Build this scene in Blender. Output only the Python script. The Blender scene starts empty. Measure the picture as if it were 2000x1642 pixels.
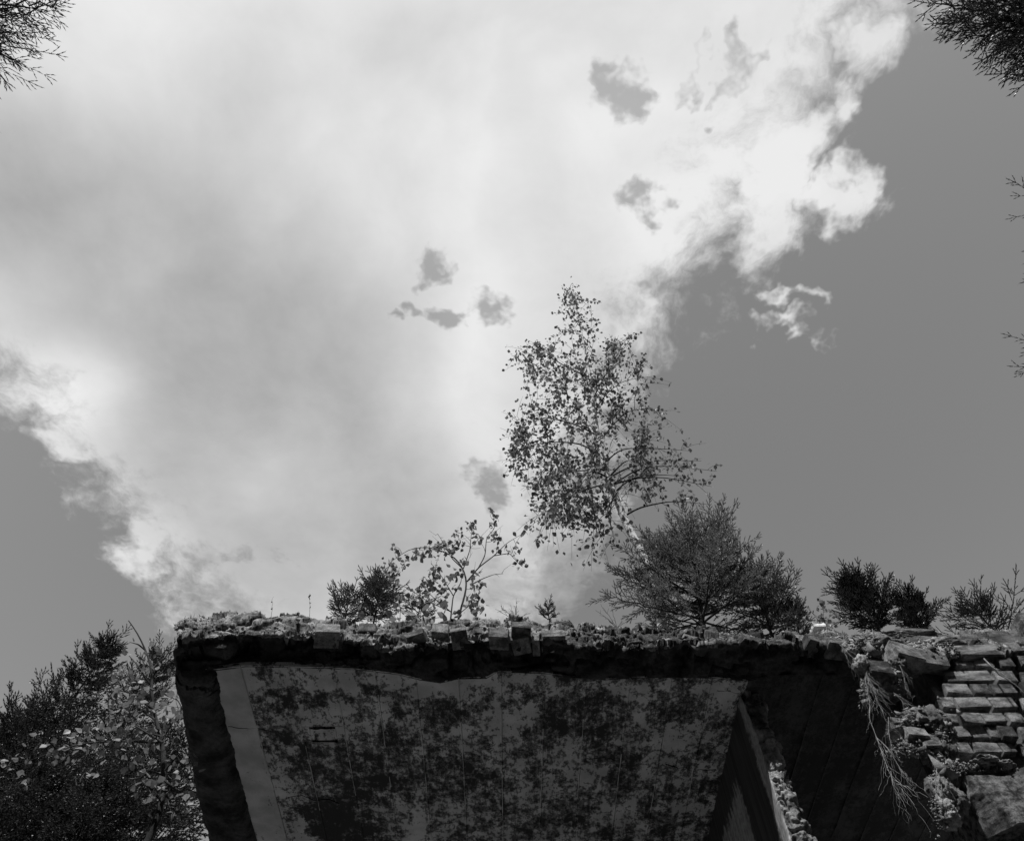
import bpy, math
import numpy as np
from mathutils import Vector, Matrix, Euler

# ------------------------------------------------------------------ camera, sky, sun, exposure
sc = bpy.context.scene
COL = sc.collection
F_PX, PITCH, CAM = 1420.0, math.radians(60), np.array([0.0, 0.0, 1.6])
cam_data = bpy.data.cameras.new('camera')
cam_data.sensor_width = 36.0
cam_data.lens = 36.0 * F_PX / 2000.0
cam_data.clip_start, cam_data.clip_end = 0.05, 5000.0
cam = bpy.data.objects.new('camera', cam_data)
COL.objects.link(cam)
cam.location = CAM
cam.rotation_euler = (math.radians(90) + PITCH, 0, 0)
sc.camera = cam
CP, SP = math.cos(PITCH), math.sin(PITCH)


def ray(px, py):
    u, v = (px - 1000.0) / F_PX, (821.0 - py) / F_PX
    return np.array([u, CP - SP * v, SP + CP * v])


def P(px, py, Y=None, Z=None, X=None):
    """point of the place seen at photograph pixel (px, py), on the plane Y (facade distance) or Z (height)"""
    d = ray(px, py)
    t = Y / d[1] if Y is not None else (Z - CAM[2]) / d[2] if Z is not None else X / d[0]
    return CAM + d * t


SUN_E, SUN_A = math.radians(57), math.radians(22)      # elevation; azimuth left of straight behind the camera
SUN = Vector((-math.sin(SUN_A) * math.cos(SUN_E), -math.cos(SUN_A) * math.cos(SUN_E), math.sin(SUN_E)))

world = bpy.data.worlds.new('World')
sc.world = world
world.use_nodes = True
wt = world.node_tree
wt.nodes.clear()


class N:
    """tiny node-graph helper"""
    def __init__(s, tree): s.t = tree
    def new(s, typ, **kw):
        n = s.t.nodes.new(typ)
        for k, v in kw.items(): setattr(n, k, v)
        return n
    def put(s, sock, v):
        if hasattr(v, 'is_output'): s.t.links.new(v, sock)
        else: sock.default_value = v
    def m(s, op, a, b=0.0, c=0.0, clamp=False):
        n = s.new('ShaderNodeMath', operation=op, use_clamp=clamp)
        for i, v in enumerate((a, b, c)): s.put(n.inputs[i], v)
        return n.outputs[0]
    def v(s, op, a, b=(0, 0, 0), out=0):
        n = s.new('ShaderNodeVectorMath', operation=op)
        s.put(n.inputs[0], a); s.put(n.inputs[1], b)
        return n.outputs[out]
    def vs(s, a, k):
        n = s.new('ShaderNodeVectorMath', operation='SCALE')
        s.put(n.inputs[0], a); s.put(n.inputs['Scale'], k)
        return n.outputs[0]
    def noise(s, vec, scale, detail=6, rough=0.55, lac=2.0, dist=0.0, col=False, dim='3D'):
        n = s.new('ShaderNodeTexNoise', noise_dimensions=dim)
        s.put(n.inputs['Vector'], vec)
        for k, x in (('Scale', scale), ('Detail', detail), ('Roughness', rough), ('Lacunarity', lac), ('Distortion', dist)):
            n.inputs[k].default_value = x
        return n.outputs['Color' if col else 'Fac']
    def ss(s, x, lo, hi, a=0.0, b=1.0, typ='SMOOTHSTEP'):
        n = s.new('ShaderNodeMapRange', interpolation_type=typ, clamp=True)
        s.put(n.inputs[0], x)
        for i, q in enumerate((lo, hi, a, b)): s.put(n.inputs[i + 1], q)
        return n.outputs[0]
    def mix(s, f, a, b):
        n = s.new('ShaderNodeMix', data_type='FLOAT')
        s.put(n.inputs[0], f); s.put(n.inputs[2], a); s.put(n.inputs[3], b)
        return n.outputs[0]


w = N(wt)
sky = w.new('ShaderNodeTexSky', sky_type='NISHITA')
sky.sun_disc = False
sky.sun_elevation = SUN_E
sky.sun_rotation = math.atan2(SUN.x, SUN.y)
sky.altitude, sky.air_density, sky.dust_density, sky.ozone_density = 600, 1.15, 2.6, 1.0
bw = w.new('ShaderNodeRGBToBW')
wt.links.new(sky.outputs[0], bw.inputs[0])
clear = bw.outputs[0]
# a broken cloud layer: fields on the layer's own plane (x/z, y/z), wisps by noise
dirn = w.new('ShaderNodeTexCoord').outputs['Generated']
sep = w.new('ShaderNodeSeparateXYZ')
wt.links.new(dirn, sep.inputs[0])
zz = w.m('MAXIMUM', sep.outputs[2], 0.06)
cmb = w.new('ShaderNodeCombineXYZ')
wt.links.new(w.m('DIVIDE', sep.outputs[0], zz), cmb.inputs[0])
wt.links.new(w.m('DIVIDE', sep.outputs[1], zz), cmb.inputs[1])
q = cmb.outputs[0]


def Q(px, py):
    d = ray(px, py)
    return d[0] / d[2], d[1] / d[2]


warp1 = w.vs(w.v('SUBTRACT', w.noise(q, 2.3, 3, 0.55, col=True, dim='2D'), (0.5, 0.5, 0.5)), 0.11)
warp2 = w.vs(w.v('SUBTRACT', w.noise(q, 9.0, 4, 0.62, col=True, dim='2D'), (0.5, 0.5, 0.5)), 0.075)
qw = w.v('MULTIPLY', w.v('ADD', w.v('ADD', q, warp1), warp2), (1, 1, 0))


qr = w.v('MULTIPLY', w.v('ADD', w.v('ADD', q, w.vs(warp1, 1.3)), w.vs(warp2, 2.3)), (1, 1, 0))     # more ragged, for tatters and holes


def side(a, b, inside):
    """signed distance to the straight cloud bank edge a-b, positive towards inside"""
    (ax, ay), (bx, by), (ix, iy) = Q(*a), Q(*b), Q(*inside)
    nx, ny = by - ay, ax - bx
    l = math.hypot(nx, ny)
    nx, ny = nx / l, ny / l
    if (ix - ax) * nx + (iy - ay) * ny < 0: nx, ny = -nx, -ny
    return w.m('SUBTRACT', w.v('DOT_PRODUCT', qw, (nx, ny, 0), out=1), ax * nx + ay * ny)


def blob(px, py, rx, ry, src):
    """elliptical distance on the layer: 0 at the centre, 1 at the rim"""
    cx, cy = Q(px, py)
    dz = ray(px, py)[2]
    kx, ky = F_PX * dz / rx, F_PX * dz * dz / ry
    n = w.new('ShaderNodeVectorMath', operation='MULTIPLY_ADD')
    w.put(n.inputs[0], src)
    n.inputs[1].default_value = (kx, ky, 0)
    n.inputs[2].default_value = (-cx * kx, -cy * ky, 0)
    return w.v('LENGTH', n.outputs[0], out=1)


Fd = w.m('MAXIMUM', side((1725, 40), (1275, 690), (600, 400)), side((1240, 640), (1040, 1210), (600, 600)))
Fd = w.m('MINIMUM', Fd, side((60, 800), (400, 1190), (600, 400)))
Fd = w.m('MINIMUM', Fd, 0.23)
for px, py, rx, ry, k in ((1650, 130, 90, 90, .13), (1600, 410, 150, 55, .13), (1690, 380, 50, 60, .10),
                          (1545, 640, 55, 26, .07), (1572, 580, 44, 26, .06), (1480, 470, 120, 100, .16), (1540, 320, 90, 110, .18), (1500, 400, 100, 90, .18), (1620, 250, 50, 70, .07),
                          (290, 1085, 75, 60, .10), (160, 870, 90, 50, .08), (480, 1150, 170, 110, .14), (640, 1120, 240, 160, .14),
                          (140, 740, 200, 110, .14), (310, 900, 120, 120, .10), (430, 1040, 110, 60, .09), (1240, 620, 80, 60, .08), (1000, 1060, 160, 130, .05)):
    Fd = w.m('MAXIMUM', Fd, w.m('MULTIPLY_ADD', blob(px, py, rx, ry, qr), -max(k, 0.16), max(k, 0.16) * min(1.0, 0.75 + k)))
gap = 0.0
for px, py, rx, ry, k in ((1205, 145, 56, 64, .5), (1415, 120, 40, 60, .30), (1270, 385, 46, 46, .42), 
                          (868, 500, 62, 46, .50), (830, 595, 50, 40, .62), (915, 600, 62, 44, .62), (950, 950, 60, 60, .42),
                          (1245, 570, 38, 30, .4), (1310, 575, 38, 40, .4), (1440, 240, 30, 30, .2),
                          (1350, 130, 30, 36, .18), (480, 1100, 90, 34, .22), (1090, 1110, 130, 150, .18), (785, 630, 36, 22, .5)):
    gap = w.m('MAXIMUM', gap, w.ss(blob(px, py, rx * 1.5, ry * 1.5, qr), 0.0, 1.0, min(1.0, .45 + k), 0.0))
wisp = w.noise(w.v('ADD', q, warp1), 7.0, 6, 0.62, dim='2D')
fine = w.noise(qw, 24.0, 4, 0.65, dim='2D')
Fd = w.m('ADD', Fd, w.m('ADD', w.m('MULTIPLY', w.m('SUBTRACT', wisp, 0.5), 0.26), w.m('MULTIPLY', w.m('SUBTRACT', fine, 0.5), 0.14)))
torn = w.ss(w.m('ADD', gap, w.m('ADD', w.m('MULTIPLY', w.m('SUBTRACT', wisp, 0.5), 0.9), w.m('MULTIPLY', w.m('SUBTRACT', fine, 0.5), 0.8))), 0.30, 0.95, 1.0, 0.30)
cover = w.m('MULTIPLY', w.ss(Fd, -0.06, 0.115), torn)
# how thick the cloud is: thick parts are greyer from below, the thin sunlit rim is white
thick = 0.0
for px, py, rx, ry, k in ((330, 560, 660, 540, .35), (640, 850, 480, 360, .22), (850, 130, 300, 220, .10), (600, 1160, 460, 260, .24), (-100, 250, 500, 400, .10),
                          (900, 1080, 300, 260, .26), (300, 920, 260, 200, .16)):
    thick = w.m('ADD', thick, w.ss(blob(px, py, rx, ry, q), 0.0, 1.0, k, 0.0))
for px, py, rx, ry, k in ((60, 60, 420, 240, .10), (130, 760, 230, 150, .20), (1330, 330, 420, 420, .06), (640, 640, 160, 130, .06), (930, 770, 110, 220, .10)):
    thick = w.m('SUBTRACT', thick, w.ss(blob(px, py, rx, ry, q), 0.0, 1.0, k, 0.0))
billow = w.noise(w.v('ADD', q, warp1), 3.2, 5, 0.5, dim='2D')
lum = w.m('SUBTRACT', w.m('SUBTRACT', 0.765, thick), w.m('ADD', w.m('MULTIPLY', w.m('SUBTRACT', 0.5, billow), 0.34), w.m('MULTIPLY', w.m('SUBTRACT', 0.5, wisp), 0.16)))
lum = w.m('MINIMUM', w.m('MAXIMUM', lum, 0.3), 0.84)
SKY_K = 0.15
bg = w.new('ShaderNodeBackground')
val = w.mix(cover, clear, w.m('DIVIDE', lum, SKY_K))
wt.links.new(val, bg.inputs['Color'])
bg.inputs['Strength'].default_value = SKY_K
wo = w.new('ShaderNodeOutputWorld')
wt.links.new(bg.outputs[0], wo.inputs['Surface'])

world.cycles.sampling_method = 'MANUAL'
world.cycles.sample_map_resolution = 256
sd = bpy.data.lights.new('sun', 'SUN')
sd.energy, sd.angle, sd.color = 5.0, math.radians(0.5), (1, 1, 1)
so = bpy.data.objects.new('sun', sd)
COL.objects.link(so)
so.rotation_euler = (-SUN).to_track_quat('-Z', 'Y').to_euler()
vs = sc.view_settings
vs.view_transform, vs.look, vs.gamma, vs.exposure = 'Standard', 'None', 1.0, 0.0
vs.use_curve_mapping = False
sc.render.engine = 'CYCLES'

# ------------------------------------------------------------------ helpers: noise, meshes
rng = np.random.default_rng(11)


def _hash(i, j, k, seed):
    h = (i * 374761393 + j * 668265263 + k * 2147483647 + seed * 1274126177) & 0xFFFFFFFF
    h = ((h ^ (h >> 13)) * 1274126177) & 0xFFFFFFFF
    h = ((h ^ (h >> 16)) * 2246822519) & 0xFFFFFFFF
    return ((h ^ (h >> 15)) & 0xFFFFFF) / float(0xFFFFFF)


def vnoise(p, seed=0):
    f = np.floor(p).astype(np.int64)
    t = p - f
    t = t * t * t * (t * (t * 6 - 15) + 10)
    i, j, k = f[:, 0], f[:, 1], f[:, 2]
    r = 0
    for a in (0, 1):
        wx = t[:, 0] if a else 1 - t[:, 0]
        for b in (0, 1):
            wy = t[:, 1] if b else 1 - t[:, 1]
            for c in (0, 1):
                wz = t[:, 2] if c else 1 - t[:, 2]
                r = r + wx * wy * wz * _hash(i + a, j + b, k + c, seed)
    return r * 2 - 1


def fbm(p, freq, octs=4, seed=0, gain=0.5):
    a, s, r = 1.0, 0.0, 0
    for o in range(octs):
        r = r + a * vnoise(p * freq + o * 17.3, seed + o)
        s += a
        a *= gain
        freq *= 2.03
    return r / s


def cells(p, size, seed=0):
    """random offset per masonry cell (staggered courses)"""
    k = np.floor(p[:, 2] / size[1]).astype(np.int64)
    i = np.floor(p[:, 0] / size[0] + 0.5 * (k % 2) + 0.2 * _hash(k, k * 0, k * 0, seed)).astype(np.int64)
    return _hash(i, k, k * 0, seed + 5) * 2 - 1


def mesh_np(name, V, Fs, mats, parent=None, smooth=False, mat_idx=None):
    V = np.asarray(V, np.float32)
    Fs = np.asarray(Fs, np.int32)
    me = bpy.data.meshes.new(name)
    n, k = Fs.shape
    me.vertices.add(len(V))
    me.vertices.foreach_set('co', V.ravel())
    me.loops.add(n * k)
    me.loops.foreach_set('vertex_index', Fs.ravel())
    me.polygons.add(n)
    me.polygons.foreach_set('loop_start', np.arange(0, n * k, k, dtype=np.int32))
    me.polygons.foreach_set('loop_total', np.full(n, k, np.int32))
    for m in (mats if isinstance(mats, (list, tuple)) else [mats]): me.materials.append(m)
    if mat_idx is not None: me.polygons.foreach_set('material_index', np.asarray(mat_idx, np.int32))
    me.update(calc_edges=True)
    me.validate()
    if smooth: me.polygons.foreach_set('use_smooth', np.ones(len(me.polygons), bool))
    o = bpy.data.objects.new(name, me)
    COL.objects.link(o)
    if parent is not None: adopt(o, parent)
    return o


def adopt(o, parent):
    o.parent = parent
    if parent.type == 'EMPTY': o.matrix_parent_inverse = Matrix.Translation(-Vector(parent.location))


def tag(o, label=None, cat=None, group=None, kind=None):
    if label: o['label'] = label
    if cat: o['category'] = cat
    if group: o['group'] = group
    if kind: o['kind'] = kind
    return o


def thing(name, loc, label, cat, group=None):
    o = bpy.data.objects.new(name, None)
    o.empty_display_size = 0.1
    COL.objects.link(o)
    o.location = Vector([float(x) for x in loc])
    return tag(o, label, cat, group)


class MB:
    """collects quads (tubes, boxes) for ONE mesh object"""
    def __init__(s): s.V, s.F, s.n = [], [], 0
    def add(s, V, Fq):
        s.V.append(np.asarray(V, float)); s.F.append(np.asarray(Fq, int) + s.n); s.n += len(V)
    def tube(s, pts, rad, k=5):
        pts = np.asarray(pts, float)
        rad = np.broadcast_to(np.asarray(rad, float), (len(pts),))
        T = np.gradient(pts, axis=0)
        T /= np.linalg.norm(T, axis=1)[:, None] + 1e-9
        ref = np.array([0.31, 0.83, 0.46])
        A = np.cross(T, ref); A /= np.linalg.norm(A, axis=1)[:, None] + 1e-9
        B = np.cross(T, A)
        an = np.arange(k) * 2 * math.pi / k
        ring = np.cos(an)[None, :, None] * A[:, None, :] + np.sin(an)[None, :, None] * B[:, None, :]
        V = (pts[:, None, :] + ring * rad[:, None, None]).reshape(-1, 3)
        i = np.arange(len(pts) - 1)[:, None] * k
        j = np.arange(k)[None, :]
        jn = (j + 1) % k
        s.add(V, np.stack([i + j, i + jn, i + k + jn, i + k + j], -1).reshape(-1, 4))
    def build(s, name, mat, parent=None, smooth=True):
        return mesh_np(name, np.concatenate(s.V), np.concatenate(s.F), mat, parent, smooth)


def grid_faces(nu, nv):
    i, j = np.meshgrid(np.arange(nu - 1), np.arange(nv - 1), indexing='ij')
    a = (i * nv + j).ravel()
    return np.stack([a, a + nv, a + nv + 1, a + 1], 1)


def grid_normals(V, nu, nv):
    G = V.reshape(nu, nv, 3)
    n = np.cross(np.gradient(G, axis=0), np.gradient(G, axis=1))
    n /= np.linalg.norm(n, axis=2)[..., None] + 1e-12
    return n.reshape(-1, 3)


def spline(pts, n):
    pts = np.asarray(pts, float)
    d = np.concatenate([[0], np.cumsum(np.linalg.norm(np.diff(pts, axis=0), axis=1))])
    t = np.linspace(0, d[-1], n)
    out = np.stack([np.interp(t, d, pts[:, c]) for c in range(3)], 1)
    for _ in range(2): out[1:-1] = 0.25 * out[:-2] + 0.5 * out[1:-1] + 0.25 * out[2:]
    return out


def unit(v):
    v = np.asarray(v, float)
    return v / (np.linalg.norm(v, axis=-1, keepdims=True) + 1e-12)


def frames(D, roll):
    D = unit(D)
    ref = np.where(np.abs(D[:, 2:3]) > 0.9, np.array([[1.0, 0, 0]]), np.array([[0, 0, 1.0]]))
    A = unit(np.cross(ref, D)); B = np.cross(D, A)
    c, s = np.cos(roll)[:, None], np.sin(roll)[:, None]
    return np.stack([A * c + B * s, B * c - A * s, D], 2)      # columns x, y, z


def inst(TV, TF, O, R, S):
    V = np.einsum('nij,nkj->nki', R, TV[None] * S[:, None, :]) + O[:, None, :]
    Fs = TF[None] + (np.arange(len(O)) * len(TV))[:, None, None]
    return V.reshape(-1, 3), Fs.reshape(-1, TF.shape[1])


# ------------------------------------------------------------------ materials (all grey: the photograph is black and white)
def base_mat(name, rough=0.9):
    m = bpy.data.materials.new(name)
    m.use_nodes = True
    g = N(m.node_tree)
    b = m.node_tree.nodes['Principled BSDF']
    b.inputs['Roughness'].default_value = rough
    b.inputs['Specular IOR Level'].default_value = 0.25
    return m, g, b


def bump(g, b, h, dist, strength=1.0):
    n = g.new('ShaderNodeBump')
    n.inputs['Distance'].default_value = dist
    n.inputs['Strength'].default_value = strength
    g.put(n.inputs['Height'], h)
    g.t.links.new(n.outputs[0], b.inputs['Normal'])


def rocky(name, lo, hi, s1=3.0, s2=40.0, bd=0.004, stain=0.0, rough=0.95):
    m, g, b = base_mat(name, rough)
    p = g.new('ShaderNodeTexCoord').outputs['Object']
    a = g.ss(g.noise(p, s1, 8, 0.6), 0.32, 0.68)
    f = g.noise(p, s2, 6, 0.65)
    c = g.mix(a, lo, hi)
    c = g.m('MULTIPLY', c, g.ss(f, 0.25, 0.75, 0.55, 1.35, 'LINEAR'))
    if stain: c = g.mix(g.m('MULTIPLY', g.ss(g.noise(p, 1.3, 5, 0.6), 0.5, 0.62), stain), c, lo * 0.4)
    g.put(b.inputs['Base Color'], c)
    bump(g, b, g.m('ADD', f, g.m('MULTIPLY', g.noise(p, s2 * 4, 3, 0.6), 0.4)), bd)
    return m


M = {}
M['rubble'] = rocky('weathered_rubble', 0.035, 0.44, 9.0, 70, 0.010)
M['fascia'] = rocky('shade_dark_slab_edge', 0.010, 0.07, 5.0, 40, 0.012)  # shade under the lip put into a near-black colour
M['beam'] = rocky('shade_dark_beam_concrete', 0.010, 0.10, 6.0, 35, 0.014)  # shadow darkness of the beam is mixed into this colour
M['core'] = rocky('dirty_mortar', 0.06, 0.2, 8.0, 70, 0.006)
M['dust'] = rocky('moss_and_dust', 0.06, 0.36, 9.0, 80, 0.004)
M['stone'] = rocky('granite_block', 0.04, 0.34, 30.0, 150, 0.014)
M['pale'] = rocky('pale_render', 0.62, 0.78, 6.0, 60, 0.002)
M['shade_earth'] = rocky('shade_dark_mossy_soil', 0.025, 0.12, 12.0, 60, 0.008)  # dark mossy soil plus spruce shade in one colour
M['ground'] = rocky('rubble_ground', 0.145, 0.33, 0.6, 9, 0.02)
M['bark'] = rocky('dark_bark', 0.02, 0.055, 9.0, 60, 0.003)
M['twig'] = rocky('fine_dark_twigs', 0.02, 0.06, 9.0, 60, 0.001)
M['root'] = rocky('dry_fibrous_roots', 0.14, 0.36, 20.0, 90, 0.001)
M['straw'] = rocky('dry_grass_stalk', 0.10, 0.25, 20.0, 90, 0.001)

# bricks: every brick gets its own tone
m, g, b = base_mat('fired_brick', 0.92)
p = g.new('ShaderNodeTexCoord').outputs['Object']
rnd = g.new('ShaderNodeObjectInfo').outputs['Random']
pv = g.v('ADD', p, g.vs(g.v('ADD', (1, 1, 1), (0.3, 0.7, 0.1)), g.m('MULTIPLY', rnd, 40)))
tone = g.ss(rnd, 0.0, 1.0, 0.15, 0.42, 'LINEAR')
big = g.noise(pv, 1.6, 6, 0.65)
fin = g.noise(pv, 13.0, 6, 0.7)
c = g.m('MULTIPLY', tone, g.ss(big, 0.36, 0.64, 0.4, 1.6))
c = g.m('MULTIPLY', c, g.ss(fin, 0.25, 0.75, 0.6, 1.35))
c = g.mix(g.ss(g.noise(pv, 3.2, 8, 0.7), 0.60, 0.70), c, 0.42)          # lime crust
g.put(b.inputs['Base Color'], c)
bump(g, b, g.m('ADD', fin, g.noise(pv, 40.0, 4, 0.7)), 0.02)
M['brick'] = m


def soffit(name, paint, moss, cut):
    m, g, b = base_mat(name, 0.85)
    p = g.new('ShaderNodeTexCoord').outputs['Object']
    px = g.v('MULTIPLY', p, (1.0, 0.85, 1.0))
    big = g.noise(px, 2.1, 5, 0.62, dist=0.3)
    mid = g.noise(px, 9.5, 9, 0.78)
    spk = g.noise(g.v('MULTIPLY', p, (1.0, 0.6, 1.0)), 48.0, 6, 0.7)
    st = g.noise(g.v('MULTIPLY', p, (26.0, 2.0, 1.0)), 1.0, 4, 0.6)
    s = g.m('ADD', g.m('MULTIPLY', big, 0.62), g.m('ADD', g.m('MULTIPLY', mid, 0.95), g.m('ADD', g.m('MULTIPLY', spk, 0.55), g.m('MULTIPLY', st, 0.26))))
    sx = g.new('ShaderNodeSeparateXYZ'); g.t.links.new(p, sx.inputs[0])
    rag = g.m('MULTIPLY', g.m('SUBTRACT', g.noise(px, 5.0, 5, 0.6), 0.5), 0.5)
    dry = g.m('MAXIMUM', g.ss(g.m('ADD', sx.outputs[0], rag), -1.50, -1.62), g.m('MULTIPLY', g.ss(g.m('ADD', sx.outputs[1], rag), 3.90, 3.76), g.ss(sx.outputs[0], .2, -.6)))
    wet = g.m('MULTIPLY', g.ss(sx.outputs[0], -.7, -1.3), g.ss(g.noise(px, 3.0, 3, 0.5), .35, .6))
    s = g.m('ADD', s, g.m('SUBTRACT', g.m('MULTIPLY', wet, 0.10), g.m('MULTIPLY', dry, 0.17)))
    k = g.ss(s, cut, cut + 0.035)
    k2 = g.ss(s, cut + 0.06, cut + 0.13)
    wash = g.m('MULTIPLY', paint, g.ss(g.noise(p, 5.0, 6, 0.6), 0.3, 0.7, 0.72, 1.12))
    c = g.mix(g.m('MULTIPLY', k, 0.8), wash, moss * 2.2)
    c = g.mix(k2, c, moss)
    g.put(b.inputs['Base Color'], c)
    bump(g, b, g.m('ADD', g.m('MULTIPLY', k, 0.6), spk), 0.003)
    return m


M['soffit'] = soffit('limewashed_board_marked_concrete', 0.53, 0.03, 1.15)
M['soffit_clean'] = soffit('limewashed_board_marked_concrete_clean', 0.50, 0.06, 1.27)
M['soffit_dark'] = soffit('dark_board_marked_concrete', 0.06, 0.014, 1.14)  # darker boards right of the cross wall

# painted partition face: pale paint, a dark run down the middle
m, g, b = base_mat('peeling_wall_paint', 0.7)
p = g.new('ShaderNodeTexCoord').outputs['Object']
sp_ = g.new('ShaderNodeSeparateXYZ'); g.t.links.new(p, sp_.inputs[0])
wob = g.m('MULTIPLY', g.m('SUBTRACT', g.noise(g.v('MULTIPLY', p, (1, 2.0, 2.6)), 2.4, 8, 0.66), 0.5), 0.34)
drip = g.m('MULTIPLY', g.m('SUBTRACT', g.noise(g.v('MULTIPLY', p, (1, 9, 1.0)), 2.2, 6, 0.6), 0.5), 0.40)
yy = g.m('ADD', sp_.outputs[1], wob)
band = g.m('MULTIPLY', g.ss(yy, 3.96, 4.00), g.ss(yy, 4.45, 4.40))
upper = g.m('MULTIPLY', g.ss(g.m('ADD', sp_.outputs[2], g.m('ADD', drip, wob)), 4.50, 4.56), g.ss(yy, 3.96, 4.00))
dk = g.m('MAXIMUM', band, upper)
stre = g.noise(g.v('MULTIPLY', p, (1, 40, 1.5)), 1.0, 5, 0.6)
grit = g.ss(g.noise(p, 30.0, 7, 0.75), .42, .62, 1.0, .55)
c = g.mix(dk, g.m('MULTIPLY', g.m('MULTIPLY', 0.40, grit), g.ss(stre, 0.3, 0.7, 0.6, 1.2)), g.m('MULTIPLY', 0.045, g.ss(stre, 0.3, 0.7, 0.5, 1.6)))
g.put(b.inputs['Base Color'], c)
bump(g, b, g.m('ADD', stre, g.m('MULTIPLY', dk, -0.5)), 0.003)
M['paint'] = m


def leafy(name, col, trans, gloss=0.25, var=0.35):
    m = bpy.data.materials.new(name)
    m.use_nodes = True
    t = m.node_tree
    g = N(t)
    t.nodes.remove(t.nodes['Principled BSDF'])
    p = g.new('ShaderNodeTexCoord').outputs['Object']
    k = g.ss(g.noise(p, 26.0, 2, 0.7), 0.3, 0.7, 1 - var, 1 + var, 'LINEAR')
    d = g.new('ShaderNodeBsdfDiffuse'); g.put(d.inputs['Color'], g.m('MULTIPLY', col, k))
    tr = g.new('ShaderNodeBsdfTranslucent'); g.put(tr.inputs['Color'], g.m('MULTIPLY', trans, k))
    gl = g.new('ShaderNodeBsdfGlossy'); gl.inputs['Roughness'].default_value = 0.42
    a = g.new('ShaderNodeAddShader'); t.links.new(d.outputs[0], a.inputs[0]); t.links.new(tr.outputs[0], a.inputs[1])
    fr = g.new('ShaderNodeFresnel'); fr.inputs['IOR'].default_value = 1.4
    mx = g.new('ShaderNodeMixShader')
    g.put(mx.inputs[0], g.m('MULTIPLY', fr.outputs[0], gloss))
    t.links.new(a.outputs[0], mx.inputs[1]); t.links.new(gl.outputs[0], mx.inputs[2])
    t.links.new(mx.outputs[0], t.nodes['Material Output'].inputs['Surface'])
    return m


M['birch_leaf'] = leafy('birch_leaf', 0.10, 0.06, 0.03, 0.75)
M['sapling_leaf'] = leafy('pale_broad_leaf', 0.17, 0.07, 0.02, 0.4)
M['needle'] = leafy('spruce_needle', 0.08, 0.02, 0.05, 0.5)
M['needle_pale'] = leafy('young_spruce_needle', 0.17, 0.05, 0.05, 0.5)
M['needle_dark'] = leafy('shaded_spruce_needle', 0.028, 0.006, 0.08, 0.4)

# birch bark: white, horizontal dark scars
m, g, b = base_mat('birch_bark', 0.75)
p = g.new('ShaderNodeTexCoord').outputs['Object']
sc1 = g.ss(g.noise(g.v('MULTIPLY', p, (6, 6, 30)), 1.0, 5, 0.65), 0.56, 0.62)
c = g.mix(sc1, g.m('MULTIPLY', 0.72, g.ss(g.noise(p, 14, 5, 0.6), 0.3, 0.7, 0.75, 1.1)), 0.05)
g.put(b.inputs['Base Color'], c)
bump(g, b, sc1, 0.002)
M['birch_bark'] = m

# ------------------------------------------------------------------ ground
xs = np.concatenate([-np.geomspace(1500, 8, 30), np.linspace(-7, 7, 57), np.geomspace(8, 1500, 30)])
gx, gy = np.meshgrid(xs, xs, indexing='ij')
GV = np.stack([gx.ravel(), gy.ravel(), np.zeros(gx.size)], 1)
GV[:, 2] = 0.06 * fbm(GV, 0.35, 3, 3) - 0.06
tag(mesh_np('ground', GV, grid_faces(len(xs), len(xs)), M['ground'], smooth=True), kind='structure')

# ------------------------------------------------------------------ the ruin
SZ = 4.78                                   # height of the ceiling's underside
ruin = thing('ruined_building', (0.5, 5.5, 0), 'roofless ruin of concrete slab and brick pier overgrown with young trees', 'building')


def table(pairs):
    a = np.array(pairs, float)
    return lambda x: np.interp(x, a[:, 0], a[:, 1])


lipT = table([(340, 1247), (400, 1246), (450, 1238), (560, 1240), (620, 1243), (680, 1247), (740, 1262), (765, 1270), (800, 1265), (850, 1262), (900, 1250),
              (1000, 1252), (1060, 1250), (1120, 1260), (1200, 1266), (1300, 1262), (1400, 1258), (1560, 1257), (1640, 1258), (1680, 1268), (1740, 1276),
              (1800, 1290), (1860, 1282), (2300, 1270)])
topT = table([(340, 1238), (355, 1216), (390, 1206), (440, 1198), (500, 1201), (530, 1204), (600, 1209), (700, 1212), (800, 1212), (900, 1206), (960, 1211),
              (1000, 1204), (1040, 1210), (1060, 1224), (1100, 1216), (1180, 1221), (1300, 1227), (1400, 1235), (1500, 1241), (1600, 1239), (1650, 1242),
              (1750, 1242), (1900, 1237), (2300, 1228)])
sofT = table([(340, 1308), (420, 1310), (480, 1302), (560, 1303), (700, 1308), (780, 1318), (820, 1328), (860, 1334), (895, 1326), (950, 1325), (970, 1313),
              (1060, 1315), (1110, 1322), (1180, 1328), (1250, 1324), (1320, 1323), (1400, 1325), (1460, 1330), (1500, 1322), (1560, 1318), (1640, 1320), (2300, 1322)])

# rim: slab edge (dark, undercut) and the eroded masonry on top of it, swept along the facade
pxs = np.linspace(347, 2330, 1500)
rows = [(lambda x, r: P(x, sofT(x), Z=SZ - 0.004), 0),
        (lambda x, r: P(x, sofT(x) * .45 + lipT(x) * .55, Y=3.60), 14),
        (lambda x, r: P(x, lipT(x), Y=3.485), 12),
        (lambda x, r: P(x, lipT(x) * .55 + topT(x) * .45, Y=3.53), 22),
        (lambda x, r: P(x, topT(x) + 1.5, Y=3.66), 30),
        (lambda x, r: P(x, topT(x), Y=3.66) + np.array([0, .35, .02]), 12),
        (lambda x, r: P(x, topT(x), Y=3.66) + np.array([0, 4.8, -.05]), 8)]
key = [np.array([f(x, 0) for x in pxs]) for f, _ in rows]
strips, wgt = [key[0][:, None]], [np.zeros(1)]
wk = [0.25, 1.0, 1.1, 1.0, 1.0, 1.2, 0.8]
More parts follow.
